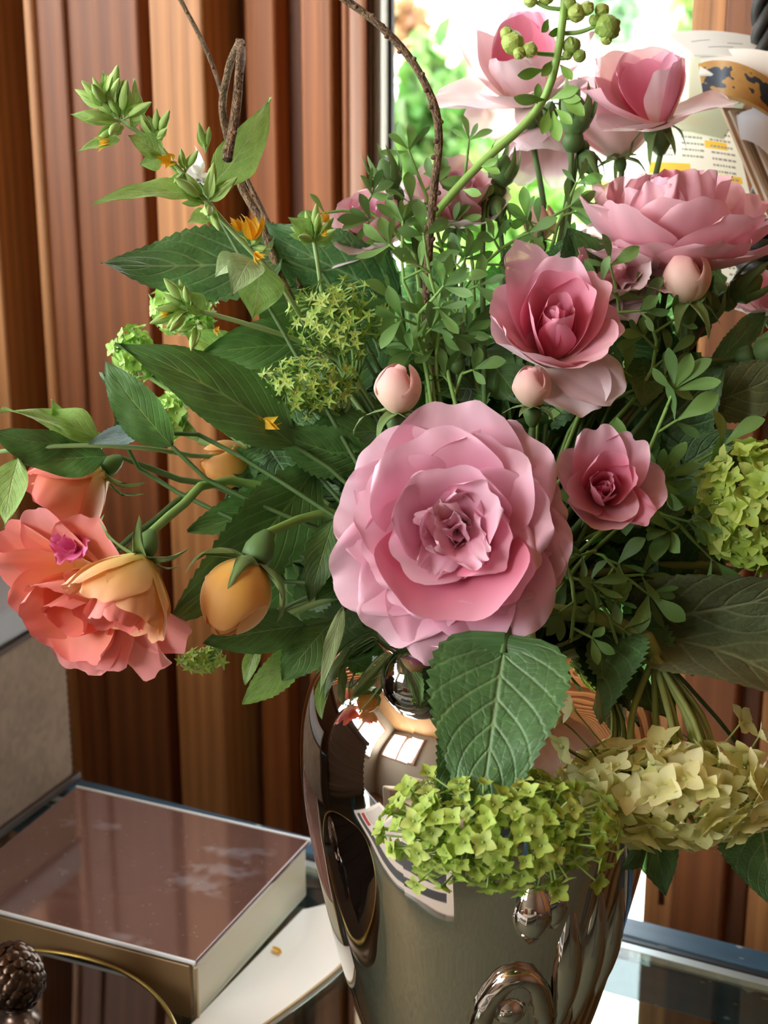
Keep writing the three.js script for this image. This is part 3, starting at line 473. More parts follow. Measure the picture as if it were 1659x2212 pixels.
function petalGeo(o) {
  const { L, W, a0, a1, k = 1, curl = 0, cup = 0.8, cupTop = cup * 0.75, ruf = 0.03, notch = 0.04, e = 0.13, b = 0.45, r0 = 0.02, h0 = 0, roll = 0.0, pal, seed = 1, nu = 14, nv = 14, point = 0 } = o;
  const cl = [[r0, h0, rad(a0)]], N = 60; let r = r0, h = h0;
  for (let i = 1; i <= N; i++) { const v = (i - 0.5) / N, ph = rad(a0 + (a1 - a0) * Math.pow(v, k) + curl * Math.pow(Math.max(0, (v - 0.7) / 0.3), 2)); r += Math.sin(ph) * L / N; h += Math.cos(ph) * L / N; cl.push([r, h, ph]); }
  return grid(nu, nv, (u, t) => {
    const out = 1 - e * Math.pow(Math.abs(u), 2.6) - notch * Math.exp(-((u / 0.3) ** 2)) + point * Math.exp(-((u / 0.18) ** 2)) + 0.02 * noise(u * 3 + seed, seed * 1.7, 7), v = clamp(t * out, 0, 1.12);
    const q = Math.min(v, 1) * N, i = Math.min(N - 1, Math.floor(q)), f = q - i, c = [0, 1, 2].map((n) => lerp(cl[i][n], cl[i + 1][n], f));
    if (v > 1) { c[0] += Math.sin(c[2]) * (v - 1) * L; c[1] += Math.cos(c[2]) * (v - 1) * L; }
    const hw = W / 2 * (b + (1 - b) * Math.sin(Math.PI / 2 * Math.min(1, t / 0.68))) * Math.cos(Math.max(0, t - 0.55) / 0.45 * 0.85), be = Math.max(0.05, lerp(cup, cupTop, t));
    let lat = hw * Math.sin(u * be) / be, nor = hw * (1 - Math.cos(u * be)) / be;
    const env = t * t * (0.35 + 0.65 * Math.abs(u) + 0.5 * Math.max(0, t - 0.7));
    nor += ruf * L * env * (noise(u * 2.2 + seed * 3.1, t * 2.4 + seed, 1) * 1.3 + 0.6 * noise(u * 5 + seed, t * 5, 2)) - roll * W * Math.pow(Math.abs(u), 4) * t - roll * 0.5 * L * Math.pow(t, 8);
    lat += ruf * 0.5 * L * env * noise(u * 3, t * 3 + seed * 2, 5);
    const x = c[0] - Math.cos(c[2]) * nor, y = c[1] + Math.sin(c[2]) * nor;
    const m = clamp(t * 1.9, 0, 1), ed = clamp((Math.max(t, Math.abs(u) * (0.4 + 0.6 * t)) - 0.55) / 0.45, 0, 1), s = 0.97 + 0.05 * noise(u * 16 + seed, t * 2.5, 8), col = [0, 1, 2].map((n) => lerp(lerp(pal.base[n], pal.mid[n], m), pal.edge[n], ed * pal.out) * s);
    return { p: [x, y, lat], c: col };
  });
}
function sepalGeo(L, W, a0, a1, seed) { return petalGeo({ L, W, a0, a1, cup: 0.9, ruf: 0.04, notch: 0, e: 0.85, b: 0.75, r0: W * 0.28, pal: { base: lin('#7f9c58'), mid: lin('#6f9150'), edge: lin('#8aa465'), out: 0.6 }, seed, nu: 6, nv: 8, point: 0.12 }); }
const sepalM = new THREE.MeshPhysicalMaterial({ vertexColors: true, roughness: 0.7, side: THREE.DoubleSide, transmission: 0.15, thickness: 0 });
// o: c [px,py,depth] base of the petals, axis in camera axes, R radius in px, layers, petals, pal, sepals, via
function rose(name, label, o, category = 'rose') {
  const P = at(...o.c), ax = camDir(o.axis), R = o.R / FPX * o.c[2], r = rng(o.seed ?? 1), g = thing(name, label, category, o.group, P), fl = new THREE.Group();
  const q = frameQuat(ax, Math.abs(ax.dot(CR)) > 0.93 ? CU : CR);
  const put = (n, geo, mat, az, lab) => { const m = mesh(n, geo, mat, g, lab); m.quaternion.copy(q).multiply(new THREE.Quaternion().setFromAxisAngle(V(0, 1, 0), az)); return m; };
  let sd = (o.seed ?? 1) * 13;
  const pet = (az, p) => put('petal', petalGeo({ ...p, L: p.L * R, W: p.W * R, r0: (p.r0 ?? 0.03) * R, h0: (p.h0 ?? 0) * R, pal: PAL[p.pal ?? o.pal], seed: (sd += 1.37) }), petalM, rad(az));
  for (const ly of o.layers ?? []) for (let i = 0; i < ly.n; i++) {
    const j = ly.jit ?? 0.12, jr = () => (r() - 0.5) * 2 * j, az = (ly.az0 ?? 0) + 360 * i / ly.n + jr() * 130 / ly.n * 2;
    pet(az, { ...ly, L: ly.L * (1 + jr() * 0.7), W: ly.W * (1 + jr() * 0.7), a0: ly.a0 + jr() * 30, a1: ly.a1 + jr() * 45, notch: (ly.notch ?? 0.04) * (0.3 + r() * 1.4) });
  }
  for (const [az, p] of o.petals ?? []) pet(az, p);
  const cs = o.calyx ?? 0.16;
  if (cs) {
    const hip = lathe([[0, -2.1 * cs * R], [0.32 * cs * R, -2.08 * cs * R], [0.72 * cs * R, -1.5 * cs * R], [0.95 * cs * R, -0.8 * cs * R], [0.9 * cs * R, -0.15 * cs * R], [0.5 * cs * R, 0.1 * cs * R], [0, 0.14 * cs * R]], 14); put('hip', hip, o.hipMat ?? calyxM, 0);
    for (let i = 0; i < 5; i++) put('sepal', sepalGeo((o.sepL ?? 0.55) * R * (0.85 + 0.3 * r()), (o.sepW ?? 0.2) * R, (o.sep0 ?? 70) + 10 * (r() - 0.5), (o.sep1 ?? 150) + 40 * (r() - 0.5), i + sd), sepalM, rad(i * 72 + (o.sepAz ?? 20) + 12 * (r() - 0.5)));
    const b = ax.clone().multiplyScalar(-2.0 * cs * R);
    mesh('stem', tube(stemPath(P.clone().add(b), ax.clone().negate(), o.via).map((p) => p.sub(P)), o.sr ?? 0.0016, 0.002, 24, 7), o.stemMat ?? stemD, g);
  }
  return g;
}
const BUD = (n, m = {}) => [{ n: 2, L: 1.75, W: 1.5, a0: 48, a1: -62, cup: 1.5, cupTop: 1.5, r0: 0.12, ruf: 0.01, e: 0.3, jit: 0.05, nu: 10, az0: 40, ...m }, { n, L: 1.85, W: 2.0, a0: 72, a1: -60, cup: 1.35, cupTop: 1.35, r0: 0.14, ruf: 0.02, e: 0.35, notch: 0.02, jit: 0.08, roll: 0.02, ...m }];

// the large pink rose, petals placed as they lie in the photograph
{
  const o = (az, L, W, ex = {}) => [az, { L, W, a0: 62, a1: 92, cup: 0.45, ruf: 0.05, notch: 0.03, roll: 0.02, ...ex }], m = (az, L, W, ex = {}) => [az, { L, W, a0: 46, a1: 74, cup: 0.8, ruf: 0.05, h0: 0.06, roll: 0.035, ...ex }], i = (az, L, W, ex = {}) => [az, { L, W, a0: 24, a1: 58, cup: 0.95, ruf: 0.06, h0: 0.12, r0: 0.06, roll: 0.03, ...ex }];
  rose('garden_rose', 'very large fully open ruffled pink rose facing out above the vase', {
    c: [985, 1152, 0.835], axis: [-0.08, 0.06, 1], R: 262, pal: 'pink', seed: 3, calyx: 0.12,
    petals: [o(134, 1.02, 1.0), o(90, 1.1, 1.2, { a1: 88 }), o(50, 1.04, 1.0), o(16, 0.94, 0.95), o(-14, 0.99, 0.9, { ruf: 0.07 }), o(166, 1.0, 1.0, { a1: 95 }), o(205, 1.1, 0.95, { a1: 97, notch: 0.0 }), o(232, 1.06, 0.95), o(266, 1.12, 1.1, { ruf: 0.06 }), o(302, 1.06, 1.1, { ruf: 0.06 }), o(333, 0.95, 0.95),
      m(112, 0.94, 1.25, { a1: 70 }), m(58, 0.92, 1.05), m(156, 0.9, 1.05), m(200, 0.84, 0.9, { ruf: 0.07 }), m(238, 0.84, 0.75, { a1: 80 }), m(268, 0.88, 1.45, { a0: 40, a1: 70, cup: 0.95, cupTop: 0.9, ruf: 0.02, roll: 0, pal: 'deep' }), m(322, 0.84, 0.95, { ruf: 0.09 }), m(12, 0.9, 1.0, { ruf: 0.09 }),
      i(96, 0.74, 1.1, { a1: 50 }), i(44, 0.74, 0.7, { a0: 14, a1: 50, cup: 1.15 }), i(150, 0.7, 0.85, { ruf: 0.09 }), i(212, 0.66, 0.8, { a1: 66, ruf: 0.05 }), i(338, 0.66, 0.75, { ruf: 0.09, pal: 'deep' }), i(290, 0.5, 0.6, { ruf: 0.1 })],
    layers: [{ n: 6, L: 0.5, W: 0.5, a0: 12, a1: 52, cup: 0.9, ruf: 0.15, notch: 0.1, h0: 0.16, r0: 0.05, jit: 0.4, roll: 0.03, pal: 'pink' }, { n: 5, L: 0.42, W: 0.42, a0: 2, a1: 44, cup: 1.0, ruf: 0.18, notch: 0.12, h0: 0.18, r0: 0.03, jit: 0.45, az0: 30, pal: 'soft' }, { n: 4, L: 0.34, W: 0.32, a0: -8, a1: 24, cup: 1.1, ruf: 0.18, h0: 0.2, r0: 0.02, jit: 0.4, az0: 70, pal: 'pink' }],
  });
}
// small cupped rose touching it
rose('garden_rose', 'small half-open cupped pink rose tucked against the largest rose', {
  c: [1290, 1080, 0.85], axis: [0.12, 0.32, 0.95], R: 118, pal: 'pink', seed: 5, calyx: 0.18,
  petals: [[100, { L: 1.45, W: 1.15, a0: 40, a1: 62, cup: 0.7, ruf: 0.04, notch: 0.08 }], [58, { L: 1.42, W: 1.1, a0: 42, a1: 64, cup: 0.7, ruf: 0.04, notch: 0.08 }], [8, { L: 1.3, W: 1.25, a0: 55, a1: 74, cup: 0.6, ruf: 0.05, notch: 0.04 }], [148, { L: 1.25, W: 1.0, a0: 42, a1: 66, cup: 0.7, ruf: 0.04 }], [-32, { L: 1.2, W: 0.9, a0: 45, a1: 66, cup: 1.0, ruf: 0.06, pal: 'deep' }],
    [195, { L: 1.05, W: 1.0, a0: 45, a1: 44, cup: 0.95, ruf: 0.04, h0: 0.05 }], [262, { L: 1.1, W: 1.45, a0: 62, a1: 34, cup: 0.95, ruf: 0.03, h0: 0.0, pal: 'soft' }], [312, { L: 1.0, W: 1.0, a0: 48, a1: 40, cup: 0.95, ruf: 0.04, pal: 'soft' }],
    [80, { L: 1.12, W: 1.2, a0: 22, a1: 24, cup: 1.2, cupTop: 1.2, ruf: 0.03, h0: 0.08, r0: 0.14, pal: 'deep' }], [20, { L: 1.05, W: 0.9, a0: 24, a1: 20, cup: 1.2, cupTop: 1.2, ruf: 0.03, h0: 0.08, r0: 0.14, pal: 'deep' }]],
  layers: [{ n: 4, L: 0.85, W: 0.75, a0: 12, a1: 2, cup: 1.3, ruf: 0.05, h0: 0.1, r0: 0.1, jit: 0.25, pal: 'deep' }, { n: 3, L: 0.7, W: 0.5, a0: 4, a1: 0, cup: 1.3, ruf: 0.06, h0: 0.12, r0: 0.04, jit: 0.2, az0: 40, pal: 'deep' }],
});
// half-open rose above
rose('garden_rose', 'half-open pink rose with a spiral deep pink heart above the pink buds', {
  c: [1185, 775, 0.875], axis: [0.1, 0.62, 0.78], R: 150, pal: 'soft', seed: 7, calyx: 0.16,
  petals: [[122, { L: 1.68, W: 1.2, a0: 32, a1: 50, cup: 0.75, ruf: 0.04, notch: 0.0, point: 0.05, pal: 'pink' }], [85, { L: 1.5, W: 1.1, a0: 30, a1: 44, cup: 0.8, ruf: 0.04, pal: 'pink' }], [45, { L: 1.4, W: 1.1, a0: 30, a1: 48, cup: 0.8, ruf: 0.05 }], [162, { L: 1.3, W: 1.2, a0: 44, a1: 56, cup: 0.8, ruf: 0.04 }],
    [200, { L: 1.28, W: 1.25, a0: 60, a1: 44, cup: 0.85, ruf: 0.04, pal: 'pale' }], [8, { L: 1.2, W: 1.1, a0: 44, a1: 54, cup: 0.85, ruf: 0.06, roll: 0.04 }], [300, { L: 1.12, W: 1.2, a0: 80, a1: 104, cup: 0.4, ruf: 0.08, pal: 'pale' }], [322, { L: 1.2, W: 1.1, a0: 76, a1: 100, cup: 0.4, ruf: 0.06, pal: 'pale' }],
    [232, { L: 1.28, W: 1.4, a0: 58, a1: 30, cup: 0.9, ruf: 0.04, h0: 0.02, r0: 0.06 }], [282, { L: 1.22, W: 1.5, a0: 56, a1: 34, cup: 0.9, ruf: 0.05, h0: 0.02, r0: 0.06, roll: 0.03 }], [330, { L: 1.22, W: 1.2, a0: 50, a1: 34, cup: 0.95, ruf: 0.06, h0: 0.02, r0: 0.06, roll: 0.03 }],
    [95, { L: 1.25, W: 1.35, a0: 20, a1: 20, cup: 1.15, cupTop: 1.1, ruf: 0.03, h0: 0.08, r0: 0.16, pal: 'deep' }], [40, { L: 1.2, W: 1.1, a0: 20, a1: 18, cup: 1.2, cupTop: 1.2, ruf: 0.03, h0: 0.08, r0: 0.16, pal: 'deep' }], [160, { L: 1.05, W: 1.0, a0: 20, a1: 18, cup: 1.2, ruf: 0.03, h0: 0.08, r0: 0.14, pal: 'deep' }]],
  layers: [{ n: 3, L: 1.02, W: 0.95, a0: 8, a1: 2, cup: 1.4, cupTop: 1.5, ruf: 0.03, h0: 0.1, r0: 0.12, jit: 0.2, az0: 200, pal: 'deep' }, { n: 3, L: 0.9, W: 0.6, a0: 2, a1: -4, cup: 1.5, ruf: 0.03, h0: 0.14, r0: 0.05, jit: 0.2, az0: 40, pal: 'deep' }],
});
// the broad bowl-shaped rose on the right, seen from the side
rose('garden_rose', 'broad bowl-shaped pink rose seen from the side in front of the papers', {
  c: [1440, 590, 0.93], axis: [0.05, 0.95, 0.2], R: 226, pal: 'soft', seed: 9, calyx: 0.1, sep1: 165,
  petals: [[262, { L: 1.0, W: 0.95, a0: 74, a1: 4, cup: 0.75, ruf: 0.03, notch: 0.0 }], [292, { L: 1.04, W: 1.0, a0: 74, a1: 6, cup: 0.75, ruf: 0.03, notch: 0.0 }], [225, { L: 1.1, W: 0.9, a0: 78, a1: 26, cup: 0.75, ruf: 0.04, notch: 0.02 }], [318, { L: 1.12, W: 1.1, a0: 80, a1: 30, cup: 0.75, ruf: 0.04, notch: 0.02 }], [188, { L: 1.2, W: 1.0, a0: 76, a1: 26, cup: 0.7, ruf: 0.06 }], [350, { L: 1.3, W: 1.0, a0: 80, a1: 38, cup: 0.7, ruf: 0.05 }],
    [240, { L: 0.85, W: 0.95, a0: 90, a1: 44, cup: 0.7, ruf: 0.04 }], [300, { L: 1.0, W: 1.05, a0: 90, a1: 44, cup: 0.6, ruf: 0.04 }], [336, { L: 1.1, W: 0.95, a0: 88, a1: 56, cup: 0.6, ruf: 0.05 }], [205, { L: 0.95, W: 1.0, a0: 90, a1: 62, cup: 0.6, ruf: 0.07, pal: 'pale' }], [250, { L: 0.72, W: 0.9, a0: 100, a1: 96, cup: 0.5, ruf: 0.08, pal: 'pale' }],
    [150, { L: 1.15, W: 1.1, a0: 70, a1: 10, cup: 0.7, ruf: 0.06 }], [115, { L: 1.15, W: 1.1, a0: 64, a1: 4, cup: 0.7, ruf: 0.06 }], [80, { L: 1.15, W: 1.1, a0: 64, a1: 4, cup: 0.7, ruf: 0.06 }], [45, { L: 1.2, W: 1.1, a0: 66, a1: 12, cup: 0.7, ruf: 0.06 }], [15, { L: 1.25, W: 1.0, a0: 74, a1: 28, cup: 0.7, ruf: 0.06 }]],
  layers: [{ n: 6, L: 0.98, W: 0.8, a0: 52, a1: -6, cup: 0.9, ruf: 0.09, h0: 0.05, r0: 0.06, jit: 0.2, notch: 0.05 }, { n: 5, L: 0.85, W: 0.7, a0: 34, a1: 0, cup: 1.0, ruf: 0.1, h0: 0.1, jit: 0.25, az0: 25, pal: 'pink' }, { n: 4, L: 0.78, W: 0.6, a0: 14, a1: 0, cup: 1.1, ruf: 0.1, h0: 0.1, jit: 0.25, pal: 'deep' }],
});
// upper right rose, opening to the side, calyx showing
rose('garden_rose', 'loose pale pink rose on a hairy green calyx above the bowl-shaped rose', {
  c: [1418, 268, 0.965], axis: [-0.22, 0.82, 0.5], R: 165, pal: 'pale', seed: 11, calyx: 0.2, sepL: 0.5, sepW: 0.17, sep0: 110, sep1: 172, via: [[1400, 420, 0.97]],
  petals: [[-10, { L: 1.05, W: 0.62, a0: 70, a1: 98, cup: 0.5, ruf: 0.06, point: 0.1, pal: 'pale' }], [262, { L: 0.72, W: 1.1, a0: 88, a1: 56, cup: 0.7, ruf: 0.05 }], [222, { L: 0.95, W: 1.0, a0: 80, a1: 60, cup: 0.7, ruf: 0.06 }], [180, { L: 1.2, W: 1.2, a0: 66, a1: 30, cup: 0.8, ruf: 0.05, pal: 'soft' }], [130, { L: 1.2, W: 1.1, a0: 58, a1: 22, cup: 0.8, ruf: 0.05, pal: 'soft' }], [90, { L: 1.05, W: 1.1, a0: 50, a1: 14, cup: 0.8, ruf: 0.05, pal: 'soft' }], [40, { L: 0.95, W: 0.9, a0: 46, a1: 8, cup: 0.9, ruf: 0.05, pal: 'pink' }],
    [10, { L: 0.95, W: 0.7, a0: 40, a1: -4, cup: 1.1, ruf: 0.03, r0: 0.1, pal: 'pink' }], [300, { L: 0.9, W: 0.62, a0: 34, a1: 2, cup: 1.1, ruf: 0.03, r0: 0.1, pal: 'pale' }], [335, { L: 0.95, W: 0.6, a0: 40, a1: 0, cup: 1.1, ruf: 0.03, r0: 0.12, pal: 'pink' }], [110, { L: 0.85, W: 0.9, a0: 36, a1: 4, cup: 1.0, ruf: 0.03, r0: 0.06, pal: 'deep' }], [150, { L: 0.9, W: 0.9, a0: 40, a1: 8, cup: 1.0, ruf: 0.04, r0: 0.06, pal: 'deep' }]],
});
// top rose against the window
rose('garden_rose', 'pale pink rose with spread petals standing out against the window', {
  c: [1140, 225, 0.985], axis: [-0.15, 0.74, 0.62], R: 165, pal: 'pale', seed: 13, calyx: 0.2, sepL: 0.42, sepW: 0.16, sep0: 110, sep1: 190, via: [[1165, 380, 0.97], [1180, 470, 0.95]],
  petals: [[188, { L: 1.22, W: 1.0, a0: 72, a1: 82, cup: 0.6, ruf: 0.05, notch: 0.0, pal: 'pale' }], [222, { L: 0.98, W: 1.0, a0: 86, a1: 92, cup: 0.6, ruf: 0.06, pal: 'pale' }], [258, { L: 0.92, W: 1.3, a0: 74, a1: 34, cup: 0.8, ruf: 0.03, pal: 'pale' }], [160, { L: 1.25, W: 1.15, a0: 50, a1: 34, cup: 0.7, ruf: 0.05, pal: 'pale' }], [125, { L: 1.3, W: 1.0, a0: 40, a1: 24, cup: 0.7, ruf: 0.05, pal: 'pale' }], [80, { L: 1.2, W: 0.95, a0: 36, a1: 12, cup: 0.8, ruf: 0.05, pal: 'pale' }],
    [20, { L: 1.25, W: 1.05, a0: 62, a1: 40, cup: 0.8, ruf: 0.05, pal: 'pale' }], [330, { L: 1.15, W: 0.85, a0: 70, a1: 50, cup: 0.8, ruf: 0.05, pal: 'pale' }], [300, { L: 0.9, W: 0.9, a0: 66, a1: 36, cup: 0.8, ruf: 0.05, pal: 'pale' }],
    [60, { L: 1.22, W: 0.85, a0: 28, a1: 2, cup: 0.9, ruf: 0.05, r0: 0.08, pal: 'deep' }], [100, { L: 1.15, W: 0.85, a0: 24, a1: 2, cup: 1.0, ruf: 0.05, r0: 0.08, pal: 'deep' }], [290, { L: 0.95, W: 0.9, a0: 34, a1: 10, cup: 1.0, ruf: 0.05, r0: 0.06, pal: 'pale' }], [240, { L: 1.0, W: 0.9, a0: 40, a1: 12, cup: 1.0, ruf: 0.05, r0: 0.06, pal: 'pale' }]],
});
// the two big pale backs below them
rose('garden_rose', 'pale blush rose turned away, hanging between two green stems', {
  c: [1185, 262, 1.0], axis: [-0.12, -0.95, 0.2], R: 120, pal: 'pale', seed: 15, calyx: 0.18, via: [[1230, 250, 0.98], [1238, 400, 0.96]], sep1: 120,
  petals: [[270, { L: 1.1, W: 1.5, a0: 70, a1: 14, cup: 0.9, ruf: 0.03 }], [200, { L: 1.15, W: 1.2, a0: 66, a1: 16, cup: 0.9, ruf: 0.04 }], [330, { L: 1.1, W: 1.2, a0: 66, a1: 16, cup: 0.9, ruf: 0.04 }], [235, { L: 1.32, W: 0.9, a0: 50, a1: 24, cup: 0.7, ruf: 0.07, pal: 'pale' }], [300, { L: 1.25, W: 0.8, a0: 50, a1: 20, cup: 0.7, ruf: 0.06 }], [90, { L: 1.1, W: 1.4, a0: 60, a1: 14, cup: 0.9, ruf: 0.04 }], [150, { L: 1.1, W: 1.3, a0: 60, a1: 14, cup: 0.9, ruf: 0.04 }], [30, { L: 1.1, W: 1.3, a0: 60, a1: 14, cup: 0.9, ruf: 0.04 }]],
});
rose('garden_rose', 'plump blush rose seen from behind, left of the hairy calyx', {
  c: [1340, 345, 1.0], axis: [-0.1, 0.96, -0.15], R: 120, pal: 'pale', seed: 16, calyx: 0.12, via: [[1330, 430, 0.97]],
  petals: [[270, { L: 1.55, W: 1.7, a0: 78, a1: -18, cup: 1.0, ruf: 0.03, pal: 'pale' }], [215, { L: 1.6, W: 1.3, a0: 74, a1: -8, cup: 1.0, ruf: 0.04, pal: 'soft' }], [320, { L: 1.6, W: 1.3, a0: 74, a1: -8, cup: 1.0, ruf: 0.04 }], [170, { L: 1.75, W: 1.2, a0: 62, a1: 6, cup: 0.9, ruf: 0.05, pal: 'soft' }], [120, { L: 1.8, W: 1.2, a0: 55, a1: 0, cup: 0.9, ruf: 0.05 }], [70, { L: 1.7, W: 1.2, a0: 55, a1: 0, cup: 0.9, ruf: 0.05 }], [20, { L: 1.6, W: 1.2, a0: 60, a1: 0, cup: 0.9, ruf: 0.05 }]],
});
rose('garden_rose', 'pale pink rose half hidden behind rue leaves left of the bare twig', {
  c: [825, 520, 0.943], axis: [-0.3, 0.62, 0.7], R: 118, pal: 'pale', seed: 17,
  layers: [{ n: 6, L: 1.15, W: 1.15, a0: 66, a1: 50, cup: 0.8, ruf: 0.05, pal: 'pale' }, { n: 5, L: 1.05, W: 1.1, a0: 46, a1: 14, cup: 0.9, ruf: 0.05, az0: 30, pal: 'soft' }, { n: 5, L: 0.95, W: 0.9, a0: 24, a1: 4, cup: 1.0, ruf: 0.05, pal: 'pink' }], petals: [[190, { L: 1.2, W: 1.0, a0: 84, a1: 98, cup: 0.5, ruf: 0.06, pal: 'pale' }]],
});
rose('garden_rose', 'pale pink rose half hidden behind rue leaves and the green stem', {
  c: [985, 485, 0.955], axis: [0.05, 0.7, 0.65], R: 122, pal: 'pale', seed: 19,
  layers: [{ n: 6, L: 1.2, W: 1.2, a0: 64, a1: 42, cup: 0.8, ruf: 0.05, pal: 'pale' }, { n: 5, L: 1.15, W: 1.1, a0: 42, a1: 12, cup: 0.9, ruf: 0.05, az0: 30, pal: 'soft' }, { n: 4, L: 1.0, W: 0.9, a0: 22, a1: 4, cup: 1.0, ruf: 0.05, pal: 'pink' }],
});
rose('garden_rose', 'ruffled lilac-pink rose behind the half-open rose and under the bowl-shaped rose', {
  c: [1310, 640, 0.922], axis: [-0.2, 0.6, 0.75], R: 140, pal: 'pale', seed: 21,
  layers: [{ n: 6, L: 1.1, W: 1.0, a0: 72, a1: 66, cup: 0.7, ruf: 0.09, notch: 0.08, pal: 'pale' }, { n: 6, L: 1.1, W: 1.0, a0: 54, a1: 34, cup: 0.8, ruf: 0.09, az0: 25, pal: 'pale' }, { n: 5, L: 0.95, W: 0.8, a0: 30, a1: 10, cup: 0.9, ruf: 0.1, pal: 'soft' }],
});
rose('garden_rose', 'pale pink rose at the very right edge behind a green bud', {
  c: [1665, 680, 0.97], axis: [-0.2, 0.8, 0.4], R: 110, pal: 'pale', seed: 23,
  layers: [{ n: 6, L: 1.1, W: 1.0, a0: 70, a1: 50, cup: 0.7, ruf: 0.06, pal: 'pale' }, { n: 5, L: 1.0, W: 0.9, a0: 44, a1: 20, cup: 0.9, ruf: 0.07, az0: 25, pal: 'soft' }],
});
// pink buds
for (const [c, axis, R, lab, seed, sx] of [[[858, 893, 0.845], [0.05, 0.96, 0.28], 74, 'blush rosebud with torn tip beside the largest rose', 31, { sep0: 80, sep1: 150, sepL: 1.3, sepW: 0.5 }], [[1150, 880, 0.86], [-0.02, 0.97, 0.24], 62, 'round closed peach-pink rosebud under the half-open rose', 32, { sep0: 80, sep1: 130, sepL: 0.9, sepW: 0.5 }], [[1484, 655, 0.9], [-0.05, 0.98, 0.2], 72, 'coral tipped rosebud below the bowl-shaped rose', 33, { sep0: 95, sep1: 175, sepL: 1.2, sepW: 0.55 }], [[1165, 520, 0.955], [0, 0.98, 0.15], 52, 'peach rosebud half hidden behind rue leaflets', 34, { sep0: 80, sep1: 120, sepL: 0.8, sepW: 0.4 }]])
  rose('rosebud', lab, { c, axis, R, pal: 'budpink', seed, layers: BUD(3), calyx: 0.34, ...sx }, 'rosebud');
// apricot roses on the left
rose('apricot_rose', 'wide open coral orange rose drooping at the left of the bouquet', {
  c: [215, 1235, 0.87], axis: [-0.35, -0.6, 0.55], R: 205, pal: 'coral', seed: 41, calyx: 0.1, via: [[330, 1130, 0.9], [430, 1040, 0.92], [600, 1040, 0.92]],
  petals: [[180, { L: 1.1, W: 1.0, a0: 60, a1: 80, cup: 0.6, ruf: 0.05, roll: 0.03 }], [215, { L: 1.05, W: 1.05, a0: 58, a1: 64, cup: 0.7, ruf: 0.04 }], [150, { L: 1.1, W: 0.85, a0: 64, a1: 92, cup: 0.6, ruf: 0.05 }], [120, { L: 1.1, W: 0.9, a0: 66, a1: 96, cup: 0.5, ruf: 0.05, pal: 'salmon' }], [85, { L: 1.05, W: 0.9, a0: 68, a1: 98, cup: 0.5, ruf: 0.05, pal: 'salmon' }],
    [250, { L: 1.02, W: 1.1, a0: 54, a1: 52, cup: 0.8, ruf: 0.04 }], [285, { L: 1.1, W: 1.1, a0: 56, a1: 60, cup: 0.7, ruf: 0.06, pal: 'salmon' }], [318, { L: 1.25, W: 1.0, a0: 62, a1: 78, cup: 0.6, ruf: 0.07, pal: 'salmon' }], [350, { L: 1.25, W: 0.9, a0: 66, a1: 86, cup: 0.6, ruf: 0.06, pal: 'salmon' }], [265, { L: 1.25, W: 1.0, a0: 62, a1: 66, cup: 0.7, ruf: 0.07, pal: 'salmon' }]],
  layers: [{ n: 4, L: 0.85, W: 1.0, a0: 36, a1: 30, cup: 0.9, ruf: 0.04, h0: 0.06, jit: 0.15, az0: 20 }, { n: 3, L: 0.7, W: 0.8, a0: 16, a1: 12, cup: 1.0, ruf: 0.05, h0: 0.08, jit: 0.15 }],
});
rose('apricot_rose', 'yellow apricot rose hanging head down in front of the coral rose', {
  c: [308, 1198, 0.825], axis: [-0.32, -0.86, 0.3], R: 128, pal: 'yellow', seed: 43, calyx: 0.22, sepL: 0.8, sepW: 0.3, sep0: 80, sep1: 130, via: [[375, 1120, 0.85], [440, 1030, 0.88], [600, 1050, 0.9]], sr: 0.0022, stemMat: stemG,
  petals: [[270, { L: 1.55, W: 1.7, a0: 66, a1: 0, cup: 0.95, ruf: 0.03, notch: 0.06 }], [200, { L: 1.5, W: 1.35, a0: 70, a1: 22, curl: 40, cup: 0.9, ruf: 0.05, roll: 0.05 }], [335, { L: 1.6, W: 1.4, a0: 62, a1: 2, cup: 0.95, ruf: 0.04, pal: 'yellow' }], [160, { L: 1.5, W: 1.3, a0: 66, a1: 16, cup: 0.9, ruf: 0.05 }], [110, { L: 1.5, W: 1.4, a0: 62, a1: 6, cup: 0.95, ruf: 0.04 }], [55, { L: 1.5, W: 1.4, a0: 62, a1: 2, cup: 0.95, ruf: 0.04 }], [15, { L: 1.5, W: 1.2, a0: 60, a1: 2, cup: 0.95, ruf: 0.04, pal: 'gold' }]],
  layers: [{ n: 5, L: 1.45, W: 1.1, a0: 36, a1: -4, cup: 1.1, ruf: 0.05, r0: 0.08, jit: 0.15, pal: 'coral' }],
});
rose('apricot_rose', 'pink and orange rose tucked under the leaves at the far left', {
  c: [225, 1015, 0.91], axis: [-0.72, -0.55, 0.25], R: 115, pal: 'coral', seed: 45, calyx: 0.2, sepL: 0.9, sepW: 0.3, via: [[330, 1030, 0.92], [560, 1060, 0.93]],
  layers: [{ n: 5, L: 1.7, W: 1.4, a0: 58, a1: 10, cup: 0.9, ruf: 0.05, jit: 0.12, pal: 'coral' }, { n: 4, L: 1.5, W: 1.1, a0: 40, a1: 4, cup: 1.0, ruf: 0.05, az0: 40, pal: 'yellow' }],
});
rose('apricot_rose', 'small magenta heart of a rose between the coral and the yellow rose', {
  c: [165, 1185, 0.85], axis: [-0.3, 0.2, 0.9], R: 52, pal: 'magenta', seed: 46, calyx: 0, layers: [{ n: 4, L: 1.2, W: 1.1, a0: 50, a1: 30, cup: 0.8, ruf: 0.14, jit: 0.3 }, { n: 3, L: 0.9, W: 0.8, a0: 24, a1: 4, cup: 1.0, ruf: 0.14, jit: 0.3 }],
});
